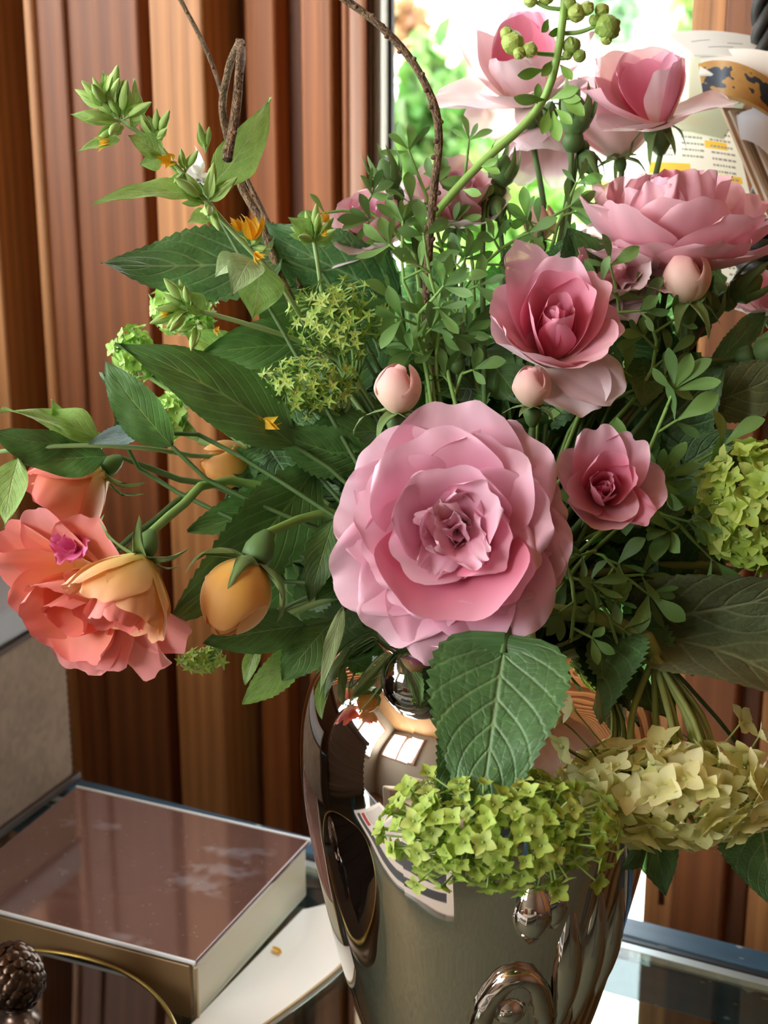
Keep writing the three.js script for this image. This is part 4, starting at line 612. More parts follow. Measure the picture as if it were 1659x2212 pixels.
rose('yellow_rosebud', 'plump golden yellow rosebud nodding on an arched stem', { c: [548, 1212, 0.845], axis: [-0.42, -0.86, 0.25], R: 104, pal: 'gold', seed: 47, layers: BUD(4, { L: 2.0, a1: -60, notch: 0 }), calyx: 0.34, sepL: 1.4, sepW: 0.5, sep0: 100, sep1: -6, via: [[610, 1150, 0.86], [690, 1090, 0.88]], sr: 0.0024, stemMat: stemG }, 'rosebud');
rose('yellow_rosebud', 'amber yellow rosebud in the shade behind the leaf stalks', { c: [545, 1010, 0.925], axis: [-0.85, 0.1, 0.3], R: 74, pal: 'gold', seed: 48, layers: BUD(3, { L: 1.9 }), calyx: 0.3, sepL: 0.9, sepW: 0.4, sep0: 70, sep1: 60 }, 'rosebud');
// green buds
function greenBud(label, c, axis, R, o = {}) {
  const P = at(...c), ax = camDir(axis), k = R / FPX * c[2], g = thing('green_rosebud', label, 'rosebud', o.group, P), q = frameQuat(ax, Math.abs(ax.dot(CR)) > 0.93 ? CU : CR);
  const put = (n, geo, mat, az) => { const m = mesh(n, geo, mat, g); m.quaternion.copy(q).multiply(new THREE.Quaternion().setFromAxisAngle(V(0, 1, 0), az)); };
  put('hip', lathe([[0, -1.15 * k], [0.3 * k, -1.1 * k], [0.56 * k, -0.75 * k], [0.6 * k, -0.4 * k], [0.5 * k, -0.1 * k], [0, 0]], 14), o.mat ?? stemD, 0);
  put('bud', lathe([[0.35 * k, -0.15 * k], [0.8 * k, 0.3 * k], [0.85 * k, 0.8 * k], [0.6 * k, 1.4 * k], [0.22 * k, 1.85 * k], [0, 1.95 * k]], 14), o.budMat ?? calyxM, 0);
  for (let i = 0; i < 5; i++) put('sepal', petalGeo({ L: (2.5 + 0.5 * hash(i, R, 3)) * k, W: 1.0 * k, a0: 42, a1: -30 + (o.open ?? 0) + 20 * hash(i, R, 1), cup: 1.1, ruf: 0.02, notch: 0, e: 0.8, b: 0.8, r0: 0.45 * k, h0: -0.1 * k, pal: { base: lin('#5f8046'), mid: lin('#688a4c'), edge: lin('#8fa66c'), out: 0.5 }, seed: i, nu: 6, nv: 10, point: 0.12 }), sepalM, rad(i * 72 + 15));
  mesh('stem', tube(stemPath(P.clone().addScaledVector(ax, -1.1 * k), ax.clone().negate(), o.via).map((p) => p.sub(P)), 0.0013, 0.0017, 20, 6), o.sm ?? stemD, g);
}
greenBud('green rosebud with frayed sepals beside the bare twig, left of the green stem', [848, 405, 0.93], [-0.35, 0.9, 0.2], 34, { open: 10, via: [[890, 470, 0.93]] });
greenBud('green rosebud leaning out under the thick green stem', [1078, 400, 0.95], [0.2, 0.9, 0.2], 34, { via: [[1085, 470, 0.94]] });
greenBud('drooping green rosebud just below another green bud', [1070, 430, 0.945], [0.1, -0.9, 0.3], 28, { via: [[1060, 400, 0.945], [1040, 450, 0.94]] });
greenBud('large dark green rosebud between the two upper pale roses', [1240, 285, 0.955], [0.1, 0.98, 0.1], 40, { via: [[1232, 400, 0.95], [1225, 520, 0.93]] });
greenBud('green rosebud with long tails under the large dark green bud', [1262, 330, 0.96], [0.3, -0.85, 0.2], 28, { via: [[1250, 310, 0.96], [1235, 420, 0.95]] });
greenBud('glossy green rosebud on a brown stalk near the right edge', [1585, 640, 0.93], [0.75, 0.55, 0.2], 38, { via: [[1540, 690, 0.92]], sm: stemBr });
greenBud('dark green rosebud pointing sideways right of the fern-like leaves', [1632, 765, 0.92], [0.9, 0.25, 0.2], 40, { via: [[1540, 775, 0.91], [1450, 800, 0.9]] });
greenBud('small green rosebud standing up among rue leaves in the centre', [985, 770, 0.9], [-0.05, 0.98, 0.15], 34, {});
greenBud('green rosebud below the coral tipped rosebud', [1520, 690, 0.93], [0.1, 0.5, 0.5], 38, { via: [[1500, 740, 0.92]] });
// ---------------------------------------------------------------- hydrangea heads
function floretGeo(size, cupD, pointy, colA, colB, seed, np = 4) {
  const gs = [];
  for (let i = 0; i < np; i++) {
    const q = petalGeo({ L: size, W: size * (pointy ? 0.62 : 0.95), a0: cupD, a1: cupD + 12, cup: 0.6, ruf: 0.05, notch: pointy ? 0 : -0.04, e: pointy ? 0.7 : 0.2, b: 0.55, r0: size * 0.08, pal: { base: lin(colB), mid: lin(colA), edge: lin(colA), out: 0.5 }, seed: seed + i, nu: 4, nv: 4, point: pointy ? 0.1 : 0.06 });
    q.rotateY(i * Math.PI * 2 / np + seed * 0.3); gs.push(q);
  }
  const c = new THREE.SphereGeometry(size * 0.16, 6, 5), n = c.attributes.position.count, col = new Float32Array(n * 3), b = lin(colB); for (let i = 0; i < n; i++) col.set(b, i * 3); c.setAttribute('color', new THREE.BufferAttribute(col, 3)); gs.push(c);
  return mergeGeometries(gs);
}
// o: c centre, r [x,y,z] radii in px in camera axes, n, hub [px,py,d], florets (geometries), min: keep directions with dot(camera axes dir, bias) > min
function hydrangea(label, o) {
  const P = at(...o.c), s = o.c[2] / FPX, hub = at(...o.hub), g = thing('hydrangea', label, 'hydrangea', o.group, hub), r = rng(o.seed), rel = (p) => p.clone().sub(hub);
  const bias = camDir(o.bias ?? [0, 0, 1]), spots = [], ga = Math.PI * (3 - Math.sqrt(5)), N = Math.round(o.n / (o.frac ?? 0.7));
  for (let i = 0; i < N; i++) {
    const y = 1 - 2 * (i + 0.5) / N, q = Math.sqrt(1 - y * y), a = i * ga, d = V(q * Math.cos(a), y, q * Math.sin(a)); d.x += (r() - 0.5) * 0.16; d.y += (r() - 0.5) * 0.16; d.z += (r() - 0.5) * 0.16; d.normalize();
    const w = V(0, 0, 0).addScaledVector(CR, d.x).addScaledVector(CU, d.y).addScaledVector(CB, d.z); if (w.dot(bias) < (o.min ?? -0.35)) continue;
    const k = 1 - (o.deep ?? 0.16) * Math.pow(r(), 1.5) - (o.hole ? o.hole(d) * r() : 0);
    spots.push({ p: P.clone().addScaledVector(CR, d.x * o.r[0] * s * k).addScaledVector(CU, d.y * o.r[1] * s * k).addScaledVector(CB, d.z * o.r[2] * s * k), n: V(0, 0, 0).addScaledVector(CR, d.x / o.r[0]).addScaledVector(CU, d.y / o.r[1]).addScaledVector(CB, d.z / o.r[2]).normalize() });
  }
  for (const [x, y, d] of o.extra ?? []) { const p = at(x, y, d); spots.push({ p, n: p.clone().sub(P).normalize().addScaledVector(CB, 0.8).normalize() }); }
  const nodes = [], nb = o.branches ?? 9; for (let i = 0; i < nb; i++) { const sp = spots[Math.floor((i + 0.5) * spots.length / nb)]; nodes.push(P.clone().lerp(sp.p, o.node ?? 0.45)); }
  nodes.forEach((nd, i) => { const mid = hub.clone().lerp(nd, 0.5).addScaledVector(nd.clone().sub(P), 0.35); mesh('branch', tube([V(0, 0, 0), rel(mid), rel(nd)], o.br ?? 0.0012, (o.br ?? 0.0012) * 0.7, 8, 5), o.stalk, g); });
  const ped = [];
  spots.forEach((sp, i) => {
    let best = nodes[0]; for (const nd of nodes) if (nd.distanceToSquared(sp.p) < best.distanceToSquared(sp.p)) best = nd;
    ped.push(tube([rel(best), rel(best.clone().lerp(sp.p, 0.6).addScaledVector(sp.n, 0.002)), rel(sp.p)], o.pr ?? 0.0006, (o.pr ?? 0.0006) * 0.8, 3, 4));
    const m = mesh('floret', o.florets[i % o.florets.length], o.mat ?? floretM, g), k = (o.size ?? 1) * (0.75 + 0.5 * r());
    const nrm = sp.n.clone().add(V(r() - 0.5, r() - 0.5, r() - 0.5).multiplyScalar(o.tilt ?? 0.9)).normalize(); if (o.droop) nrm.addScaledVector(V(0, -1, 0), o.droop).normalize();
    m.position.copy(rel(sp.p)); m.quaternion.setFromUnitVectors(V(0, 1, 0), nrm).multiply(new THREE.Quaternion().setFromAxisAngle(V(0, 1, 0), r() * 6.28)); m.scale.setScalar(k);
  });
  const pm = mesh('pedicels', mergeGeometries(ped), o.stalk, g); pm.userData.kind = 'stuff';
  if (o.stem !== false) mesh('stem', tube(stemPath(hub, null, o.via).map(rel), o.sr ?? 0.0022, 0.0026, 20, 7), o.stalk, g);
  return g;
}
const hs1 = std('#9dbb6c', 0.7), hs2 = std('#8f9c5a', 0.75), hs3 = std('#8db06a', 0.7);
const lime = ['#c0da62', '#b2d054', '#cee278'].map((h, i) => floretGeo(0.0046, 58 + i * 8, false, h, '#9cb848', i * 3 + 1));
const cream = ['#f6f4be', '#eeefa6', '#f3f2b4'].map((h, i) => floretGeo(0.0085, 52 + i * 9, false, h, '#e0e098', i * 3 + 2));
const oliveF = ['#c0da62', '#b2d054', '#cee278'].map((h, i) => floretGeo(0.0068, 55 + i * 9, false, h, '#9cb848', i * 3 + 5));
const stars = ['#a9cf5c', '#bcd56a', '#98c455'].map((h, i) => floretGeo(0.0034, 66 + i * 8, true, h, '#c7d25c', i * 3 + 7, 5));
const brightStars = ['#b5e070', '#a6d85e', '#c2e685'].map((h, i) => floretGeo(0.0042, 62 + i * 8, false, h, '#a8d060', i * 3 + 9));
hydrangea('bright lime green hydrangea head lying against the front of the vase', { c: [1085, 1795, 0.793], r: [264, 130, 150], n: 289, frac: 0.72, extra: [[925, 1670, 0.79], [990, 1690, 0.787], [1005, 1712, 0.783], [945, 1735, 0.78], [880, 1700, 0.79], [1110, 1722, 0.777], [1160, 1740, 0.777], [1240, 1700, 0.787], [900, 1910, 0.772], [1205, 1925, 0.775], [1290, 1905, 0.785]], hub: [1130, 1690, 0.8], florets: lime, seed: 51, stalk: hs1, bias: [0, 0.1, 1], min: -0.35, deep: 0.45, branches: 12, via: [[1160, 1540, 0.8], [1150, 1400, 0.83]] });
hydrangea('cream hydrangea head hanging from a branching stalk at the right of the vase', { c: [1440, 1712, 0.828], r: [235, 108, 160], n: 150, frac: 0.75, hub: [1413, 1418, 0.85], extra: [[1240, 1532, 0.82], [1215, 1612, 0.82], [1300, 1550, 0.86], [1345, 1622, 0.85], [1490, 1600, 0.845], [1602, 1560, 0.84], [1640, 1590, 0.84], [1430, 1640, 0.83], [1370, 1690, 0.83], [1545, 1690, 0.83]], florets: cream, seed: 53, stalk: hs2, bias: [0, -0.2, 1], min: -0.45, deep: 0.35, branches: 14, node: 0.5, br: 0.0018, droop: 0.35, sr: 0.0042, via: [[1400, 1370, 0.87]] });
hydrangea('larger-flowered yellow-green hydrangea head beside the wall boards at the right', { c: [1620, 1090, 0.88], r: [108, 128, 110], n: 120, frac: 0.75, hub: [1590, 1235, 0.9], florets: oliveF, seed: 55, stalk: hs2, min: -0.4, via: [[1500, 1215, 0.9]] });
hydrangea('airy green hydrangea head of tiny star buds behind the yellow flowers', { c: [735, 690, 0.9], r: [112, 88, 90], n: 170, frac: 0.8, hub: [760, 830, 0.92], florets: stars, seed: 57, stalk: hs3, min: -0.5, deep: 0.6, branches: 12, node: 0.6, br: 0.001, via: [[860, 960, 0.92]] });
hydrangea('airy green hydrangea head of tiny star buds left of the blush rosebud', { c: [665, 835, 0.885], r: [118, 70, 90], n: 160, frac: 0.8, hub: [740, 900, 0.9], florets: stars, seed: 59, stalk: hs3, min: -0.5, deep: 0.6, branches: 12, node: 0.6, br: 0.001, via: [[860, 1000, 0.92]] });
hydrangea('fresh green hydrangea head lit from behind under the serrated leaf', { c: [400, 660, 0.95], r: [72, 66, 60], n: 90, frac: 0.8, hub: [470, 760, 0.95], florets: brightStars, seed: 61, stalk: hs3, min: -0.5, deep: 0.5, via: [[640, 900, 0.94]] });
hydrangea('small fresh green hydrangea head behind the dark drooping leaf', { c: [292, 765, 0.94], r: [50, 56, 50], n: 60, frac: 0.8, hub: [380, 850, 0.94], florets: brightStars, seed: 63, stalk: hs3, min: -0.5, deep: 0.5, via: [[560, 980, 0.94]] });
hydrangea('small pale green hydrangea tuft under the drooping leaves', { c: [365, 900, 0.93], r: [36, 50, 40], n: 46, frac: 0.8, hub: [430, 950, 0.93], florets: brightStars, seed: 65, stalk: hs3, min: -0.5, deep: 0.5, via: [[600, 1010, 0.93]] });
hydrangea('little green hydrangea tuft showing below the coral rose', { c: [435, 1425, 0.92], r: [52, 26, 36], n: 34, frac: 0.8, hub: [480, 1380, 0.92], florets: stars, seed: 67, stalk: hs3, min: -0.6, deep: 0.6, via: [[600, 1330, 0.92]] });

// ---------------------------------------------------------------- rue: spatulate leaflets on branching stems
const rueLeaf = [0, 1, 2].map((i) => leafGeo({ L: 1, W: [0.36, 0.42, 0.3][i], kind: 'spat', fold: 0.15, bend: [0.06, 0.1, -0.08][i], wave: 0.03, seed: i + 3, nu: 4, nv: 10 }));
function rue(label, o) {                                                              // o: path [[px,py,d]...] from inside out, n nodes, len leaflet px, mats
  const pts = o.path.map((q) => at(...q)), B = pts[0], g = thing('rue_sprig', label, 'sprig', o.group, B), r = rng(o.seed), rel = (p) => p.clone().sub(B), mats = o.mats ?? rueMats;
  const curve = new THREE.CatmullRomCurve3(pts);
  mesh('stem', tube([...stemPath(B, null, o.via).reverse().slice(o.short ? -1 : 0), ...pts.slice(1)].map(rel).filter((p, i, a) => !i || p.distanceTo(a[i - 1]) > 1e-5), o.sr ?? 0.0016, (o.sr ?? 0.0016) * 0.55, 30, 6), o.sm ?? stemG, g);
  const s = o.path[0][2] / FPX, leaf = (P, d, L) => { const m = mesh('leaflet', rueLeaf[Math.floor(r() * 3)], mats[Math.floor(r() * mats.length)], g); placeLeaf(m, P, P.clone().add(d), (r() - 0.5) * (o.spin ?? 110)); m.position.copy(rel(P)); m.scale.setScalar(L); };
  for (let i = 0; i < o.n; i++) {
    const t = lerp(o.t0 ?? 0.1, 1, i / Math.max(1, o.n - 1)), P = curve.getPointAt(t), T = curve.getTangentAt(t), side = (i % 2 ? 1 : -1), a = camDir([side * (0.8 + r() * 0.3), (r() - 0.5) * 0.8, (r() - 0.3) * 0.9]);
    const d = i === o.n - 1 ? T.clone() : T.clone().multiplyScalar(0.55).add(a).normalize(), bl = (o.bl ?? 42) * s * (0.6 + 0.7 * r()), E = P.clone().addScaledVector(d, bl);
    mesh('branchlet', tube([rel(P), rel(P.clone().lerp(E, 0.5)), rel(E)], 0.0008, 0.0006, 4, 5), o.sm ?? stemG, g);
    const k = 3 + Math.floor(r() * 3);
    for (let j = 0; j < k; j++) { const ang = (j / (k - 1) - 0.5) * 2.3 + (r() - 0.5) * 0.3, ax = CB.clone().addScaledVector(V(r() - 0.5, r() - 0.5, r() - 0.5), 0.8).normalize(); leaf(E.clone().lerp(P, 0.12 * Math.abs(j / (k - 1) - 0.5) * 2), d.clone().applyAxisAngle(ax, ang).addScaledVector(CB, (r() - 0.4) * 0.5).normalize(), (o.len ?? 60) * s * (0.75 + 0.45 * r())); }
  }
}
const rueC = ['tall fresh rue sprig beside the airy green hydrangea heads', 'dense fresh rue sprig at the foot of the thick bare twig', 'fresh rue sprig between the bare twig and the half-open pink rose', 'long bluish rue sprig reaching over the dark leaf towards the wall boards', 'rue sprig trailing along the foot of the thick green stem', 'feathery rue sprig beside the frayed green rosebud', 'short bright rue sprig right above the blush rosebud', 'rue sprig between the stems of the blush roses', 'low rue sprig around the small upright green bud', 'sparse rue sprig standing in front of the window shrub'];
for (const [seed, path, n, len] of [
  [71, [[930, 800, 0.9], [910, 700, 0.89], [870, 600, 0.89], [870, 500, 0.9]], 6, 62], [72, [[940, 800, 0.9], [950, 680, 0.885], [930, 600, 0.88], [920, 540, 0.88]], 6, 62], [73, [[960, 780, 0.9], [990, 660, 0.9], [1000, 590, 0.9]], 5, 58],
  [74, [[900, 560, 0.92], [850, 500, 0.92], [780, 450, 0.92], [740, 455, 0.92]], 5, 52], [75, [[1000, 620, 0.92], [1080, 540, 0.92], [1140, 500, 0.92], [1190, 470, 0.92]], 6, 54], [76, [[960, 560, 0.93], [930, 450, 0.93], [900, 370, 0.93]], 5, 52],
  [77, [[920, 790, 0.895], [900, 690, 0.88], [940, 640, 0.87]], 5, 66], [78, [[1180, 600, 0.93], [1200, 500, 0.93], [1230, 430, 0.93]], 5, 50], [79, [[980, 860, 0.9], [1000, 790, 0.9], [960, 700, 0.9]], 5, 56], [80, [[1020, 560, 0.93], [1000, 430, 0.94], [1010, 330, 0.94]], 4, 44]])
  rue(rueC[seed - 71], { path, n, len: len * 1.15, seed });
const rueD = ['upright shaded rue sprig rising behind the small cupped rose', 'shaded rue sprig leaning towards the yellow-green hydrangea', 'shaded rue sprig drooping below the yellow-green hydrangea', 'long shaded rue sprig hanging beside the large vase leaf', 'shaded rue sprig hanging in front of the dark olive leaf', 'shaded rue sprig directly under the small cupped rose', 'shaded rue sprig below the coral tipped rosebud', 'shaded rue sprig between the half-open rose and the small cupped rose', 'dark rue tuft beside the edge of the half-open rose'];
for (const [seed, path, n, len] of [
  [81, [[1330, 1120, 0.88], [1390, 1000, 0.87], [1440, 880, 0.865]], 5, 88], [82, [[1360, 1120, 0.89], [1440, 1040, 0.88], [1520, 990, 0.88]], 5, 88], [83, [[1380, 1100, 0.89], [1450, 1120, 0.88], [1500, 1170, 0.88]], 4, 88],
  [84, [[1200, 1180, 0.87], [1240, 1280, 0.855], [1230, 1400, 0.85], [1215, 1470, 0.85]], 6, 70], [85, [[1240, 1240, 0.87], [1310, 1320, 0.86], [1330, 1380, 0.86]], 5, 62], [86, [[1280, 1180, 0.87], [1330, 1230, 0.865], [1370, 1260, 0.865]], 5, 76], [87, [[1380, 850, 0.9], [1420, 760, 0.9], [1400, 680, 0.9]], 5, 66], [88, [[1240, 900, 0.9], [1330, 860, 0.9], [1400, 830, 0.9]], 4, 70], [89, [[1330, 700, 0.9], [1340, 660, 0.89], [1330, 620, 0.89]], 4, 62]])
  rue(rueD[seed - 81], { path, n, len, seed, bl: 50 });
// the thick green stem with flower buds that crosses the window
{
  const path = [[905, 520, 0.93], [950, 450, 0.925], [1040, 352, 0.92], [1130, 272, 0.915], [1180, 205, 0.91], [1204, 120, 0.905], [1216, 40, 0.9], [1222, -40, 0.9]].map((q) => at(...q)), B = path[0];
  const g = thing('rue_flower_stem', 'thick pale green stem with round flower buds crossing in front of the window', 'stem', null, B), rel = (p) => p.clone().sub(B), r = rng(91), s = 0.91 / FPX;
  mesh('stem', tube([...stemPath(B).reverse().slice(0, -1), ...path].map(rel), (t) => 0.0026 - 0.0006 * t, 0, 60, 10), std('#8cb556', 0.5), g);
  const bg = (() => { const q = new THREE.IcosahedronGeometry(1, 3), p = q.attributes.position; for (let i = 0; i < p.count; i++) { const v = V(p.getX(i), p.getY(i), p.getZ(i)), k = 1 - 0.13 * Math.pow(Math.abs(Math.sin(2 * Math.atan2(v.z, v.x))), 0.5) * (0.4 + 0.6 * Math.abs(v.y)) + 0.05 * noise(v.x * 3, v.y * 3 + v.z * 2, 2); p.setXYZ(i, v.x * k, v.y * k, v.z * k); } q.computeVertexNormals(); return q; })(), bm = std('#a3b95a', 0.55), bm2 = std('#8aa84e', 0.55);
  const bud = (px, py, d, R) => { const m = mesh('flower_bud', bg, r() > 0.4 ? bm : bm2, g); m.position.copy(rel(at(px, py, d))); m.scale.setScalar(R * s * 1.2); m.rotation.set(r() * 3, r() * 3, r() * 3); };
  const twig = (a, b, w = 0.0012) => mesh('branchlet', tube([rel(at(...a)), rel(at((a[0] + b[0]) / 2, (a[1] + b[1]) / 2 + 6, (a[2] + b[2]) / 2)), rel(at(...b))], w, w * 0.8, 8, 6), stemG, g);
  twig([1195, 118, 0.905], [1120, 98, 0.9]); bud(1108, 92, 0.9, 22); bud(1095, 72, 0.9, 13); bud(1145, 108, 0.898, 15); bud(1122, 115, 0.897, 12);
  twig([1212, 72, 0.905], [1290, 55, 0.9]); bud(1312, 58, 0.9, 25); bud(1300, 22, 0.902, 14); bud(1285, 45, 0.9, 12); bud(1310, 85, 0.9, 11);
  twig([1215, 40, 0.9], [1262, 20, 0.9]); bud(1245, 28, 0.9, 18); bud(1268, 18, 0.9, 14); bud(1230, 8, 0.9, 14);
  twig([1204, 125, 0.905], [1240, 112, 0.905]); bud(1235, 98, 0.905, 17); bud(1252, 120, 0.905, 13); bud(1226, 118, 0.905, 10);
  twig([1212, 20, 0.9], [1150, 0, 0.9]); bud(1146, 2, 0.9, 13); bud(1180, -6, 0.9, 15);
  const lf = (b, t, w) => { const A = at(...b), T = at(...t), m = mesh('leaflet', rueLeaf[0], std('#7cab4c', 0.6, ds), g); placeLeaf(m, A, T, (r() - 0.5) * 60); m.position.copy(rel(A)); m.scale.setScalar(A.distanceTo(T)); };
  for (const [b, t] of [[[1175, 150], [1118, 163]], [[1180, 215], [1110, 210]], [[1160, 225], [1162, 180]], [[1190, 215], [1250, 190]], [[1200, 210], [1255, 215]], [[1185, 235], [1172, 290]], [[1200, 235], [1236, 268]], [[1195, 240], [1208, 305]], [[1210, 140], [1236, 172]], [[1205, 200], [1262, 250]], [[1195, 130], [1170, 165]], [[1215, 60], [1185, 75]], [[1185, 40], [1170, 70]], [[1040, 360], [1075, 345]], [[1040, 360], [1080, 375]], [[1000, 410], [1040, 420]]]) lf([...b, 0.908], [...t, 0.9]);
}
// ---------------------------------------------------------------- yellow loosestrife
const calyxG = leafGeo({ L: 1, W: 0.34, kind: 'lance', fold: 0.5, bend: 0.1, seed: 2, nu: 4, nv: 8 }), budG = lathe([[0, -0.1], [0.13, 0.05], [0.19, 0.35], [0.16, 0.65], [0.06, 0.95], [0, 1.05]], 10);
const looseBudM = phys('#aacb70', 0.75, { ...ds, transmission: 0.25, thickness: 0 }), yellowM = phys('#f8cc34', 0.6, { ...ds, transmission: 0.3, thickness: 0 });
function whorl(g, o, P, dir, n, L, spread, r, mat) { for (let i = 0; i < n; i++) { const a = camDir([Math.cos(i * 2.4 + r()), Math.sin(i * 2.4 + r()), (r() - 0.3)]), d = dir.clone().multiplyScalar(1 - spread).addScaledVector(a, spread).normalize(), l = L * (0.75 + 0.5 * r()), m = mesh('bud', budG, looseBudM, g); m.position.copy(P.clone().addScaledVector(d, l * 0.5).sub(o)); m.quaternion.setFromUnitVectors(V(0, 1, 0), d); m.scale.set(l, l, l);
  mesh('pedicel', tube([P.clone().sub(o), P.clone().addScaledVector(d, l * 0.55).sub(o)], 0.0005, 0.0005, 2, 4), stemF, g);
  for (let q = 0; q < 2; q++) { const s = mesh('sepal', calyxG, mat ?? looseBudM, g); placeLeaf(s, P.clone().addScaledVector(d, l * 0.2), P.clone().addScaledVector(d, l * 1.5), r() * 360); s.position.sub(o); s.scale.setScalar(l * 1.25); } } }
function yellowFlower(g, o, P, dir, L, r) { for (let i = 0; i < 5; i++) { const a = camDir([Math.cos(i * 1.257), Math.sin(i * 1.257), 0.1]), m = mesh('yellow_petal', calyxG, yellowM, g, 'yellow petal'); placeLeaf(m, P, P.clone().add(dir.clone().multiplyScalar(0.9).addScaledVector(a, 0.4)), r() * 90); m.position.sub(o); m.scale.set(L * 1.5, L * (0.8 + 0.4 * r()), L); } }
function loosestrife(label, o) {
  const pts = o.path.map((q) => at(...q)), B = pts[0], g = thing('loosestrife_stem', label, 'flower stem', null, B), r = rng(o.seed);
  mesh('stem', tube([...stemPath(B, null, o.via).reverse().slice(0, -1), ...pts].map((p) => p.clone().sub(B)), 0.0019, 0.0011, 40, 8), stemF, g);
  for (const [b, t, w, roll, mat, ex] of o.leaves ?? []) { const b3 = at(...b), t3 = at(...t), m = mesh('leaf', leafGeo({ L: b3.distanceTo(t3), W: w / FPX * b[2], kind: 'lance', fold: 0.35, bend: 0.08, wave: 0.07, seed: w, nu: 8, nv: 18, ...ex }), mat ?? LM.loose, g); placeLeaf(m, b3, t3, roll); m.position.sub(B); }
  for (const [p, dir, n, L, spread] of o.whorls ?? []) whorl(g, B, at(...p), camDir(dir), n, L / FPX * p[2], spread, r);
  for (const [p, dir, L] of o.yellow ?? []) yellowFlower(g, B, at(...p), camDir(dir), L / FPX * p[2], r);
}
loosestrife('tall hairy loosestrife stem with green bud spike and yellow flowers', {
  seed: 101, path: [[740, 830, 0.92], [660, 700, 0.9], [590, 590, 0.88], [530, 530, 0.87], [450, 440, 0.86], [385, 365, 0.855], [335, 305, 0.85], [275, 270, 0.85], [235, 235, 0.85]],
  leaves: [[[425, 420, 0.86], [203, 437, 0.84], 62, 40], [[455, 405, 0.865], [587, 210, 0.875], 100, 25], [[545, 560, 0.87], [500, 640, 0.86], 84, 10, LM.looseGrey, { bend: 0.25 }], [[555, 555, 0.875], [592, 512, 0.87], 30, 60, LM.looseGrey], [[560, 570, 0.875], [545, 690, 0.88], 110, -20], [[350, 335, 0.852], [275, 292, 0.845], 58, 20], [[350, 338, 0.852], [300, 355, 0.85], 44, -20], [[260, 300, 0.85], [167, 328, 0.845], 34, 30], [[225, 265, 0.85], [152, 247, 0.85], 32, 20], [[285, 280, 0.85], [288, 170, 0.85], 36, 40], [[235, 215, 0.85], [222, 153, 0.85], 34, 20], [[345, 310, 0.853], [318, 250, 0.85], 36, 40], [[450, 465, 0.86], [405, 480, 0.855], 40, 20], [[520, 560, 0.872], [465, 600, 0.87], 60, 30, LM.looseGrey, { bend: 0.2 }]],
  whorls: [[[235, 235, 0.85], [-0.3, 0.9, 0.2], 12, 56, 0.45], [[260, 262, 0.85], [-0.5, 0.5, 0.4], 9, 54, 0.6], [[335, 300, 0.85], [0, 0.8, 0.3], 4, 44, 0.5], [[450, 440, 0.86], [-0.1, 0.6, 0.5], 9, 54, 0.6], [[445, 330, 0.862], [0, 0.95, 0.2], 2, 46, 0.2], [[400, 372, 0.858], [-0.6, 0.2, 0.4], 5, 34, 0.6], [[540, 535, 0.872], [0.2, 0.7, 0.4], 3, 34, 0.5]],
  yellow: [[[372, 350, 0.856], [-0.3, -0.1, 0.7], 44], [[545, 520, 0.868], [0.05, 0.95, 0.1], 62], [[520, 500, 0.868], [-0.4, 0.7, 0.1], 34], [[550, 545, 0.868], [0.4, -0.4, 0.3], 30], [[240, 310, 0.848], [-0.9, -0.2, 0.3], 34]],
});
loosestrife('short loosestrife stem with yellow buds right of the dark leaf', {
  seed: 103, path: [[735, 800, 0.93], [700, 660, 0.92], [685, 560, 0.91], [678, 520, 0.91]],
  leaves: [[[676, 522, 0.91], [622, 470, 0.905], 60, 30], [[680, 525, 0.91], [725, 500, 0.91], 34, 10]], whorls: [[[680, 520, 0.91], [0, 0.9, 0.3], 9, 44, 0.55]], yellow: [[[698, 480, 0.905], [0.3, 0.9, 0.2], 26], [[695, 508, 0.9], [0.5, 0.3, 0.4], 18]],
});
loosestrife('side loosestrife stem with yellow-tipped buds over the fresh hydrangea', {
  seed: 105, path: [[760, 800, 0.92], [660, 742, 0.9], [550, 705, 0.88], [455, 678, 0.87], [410, 668, 0.865]],
  leaves: [[[440, 675, 0.868], [385, 630, 0.86], 50, 20]], whorls: [[[410, 668, 0.865], [-0.9, 0.1, 0.3], 9, 50, 0.5], [[425, 700, 0.866], [-0.3, -0.7, 0.4], 4, 40, 0.5]], yellow: [[[365, 680, 0.86], [-0.9, 0.1, 0.3], 20], [[470, 708, 0.866], [0, -0.6, 0.5], 22]],
});
loosestrife('limp loosestrife stem with curled leaves at the far left', {
  seed: 107, path: [[420, 985, 0.91], [330, 970, 0.88], [200, 962, 0.87], [60, 968, 0.86], [-60, 985, 0.86]], via: [[560, 990, 0.92]],
  leaves: [[[215, 950, 0.87], [0, 885, 0.85], 70, 30, LM.loose, { wave: 0.14 }], [[150, 960, 0.868], [-30, 930, 0.85], 90, -30, LM.rose], [[230, 985, 0.875], [40, 1000, 0.865], 90, 10, LM.rose, { bend: 0.02 }], [[120, 940, 0.87], [110, 862, 0.86], 60, 40, LM.loose], [[110, 925, 0.87], [215, 935, 0.875], 50, 40, LM.loose], [[40, 990, 0.862], [10, 1140, 0.86], 80, 20, LM.loose, { wave: 0.12 }]],
});
{ // loose yellow petal caught on the leaves
  const o = at(570, 910, 0.872), g = thing('loose_flower', 'torn yellow flower caught on the dark leaf below the airy hydrangea', 'flower', null, o), r = rng(4);
  yellowFlower(g, o, o, camDir([0.8, -0.1, 0.4]), 40 / FPX * 0.87, r); yellowFlower(g, o, o, camDir([-0.8, 0.3, 0.3]), 32 / FPX * 0.87, r);
}
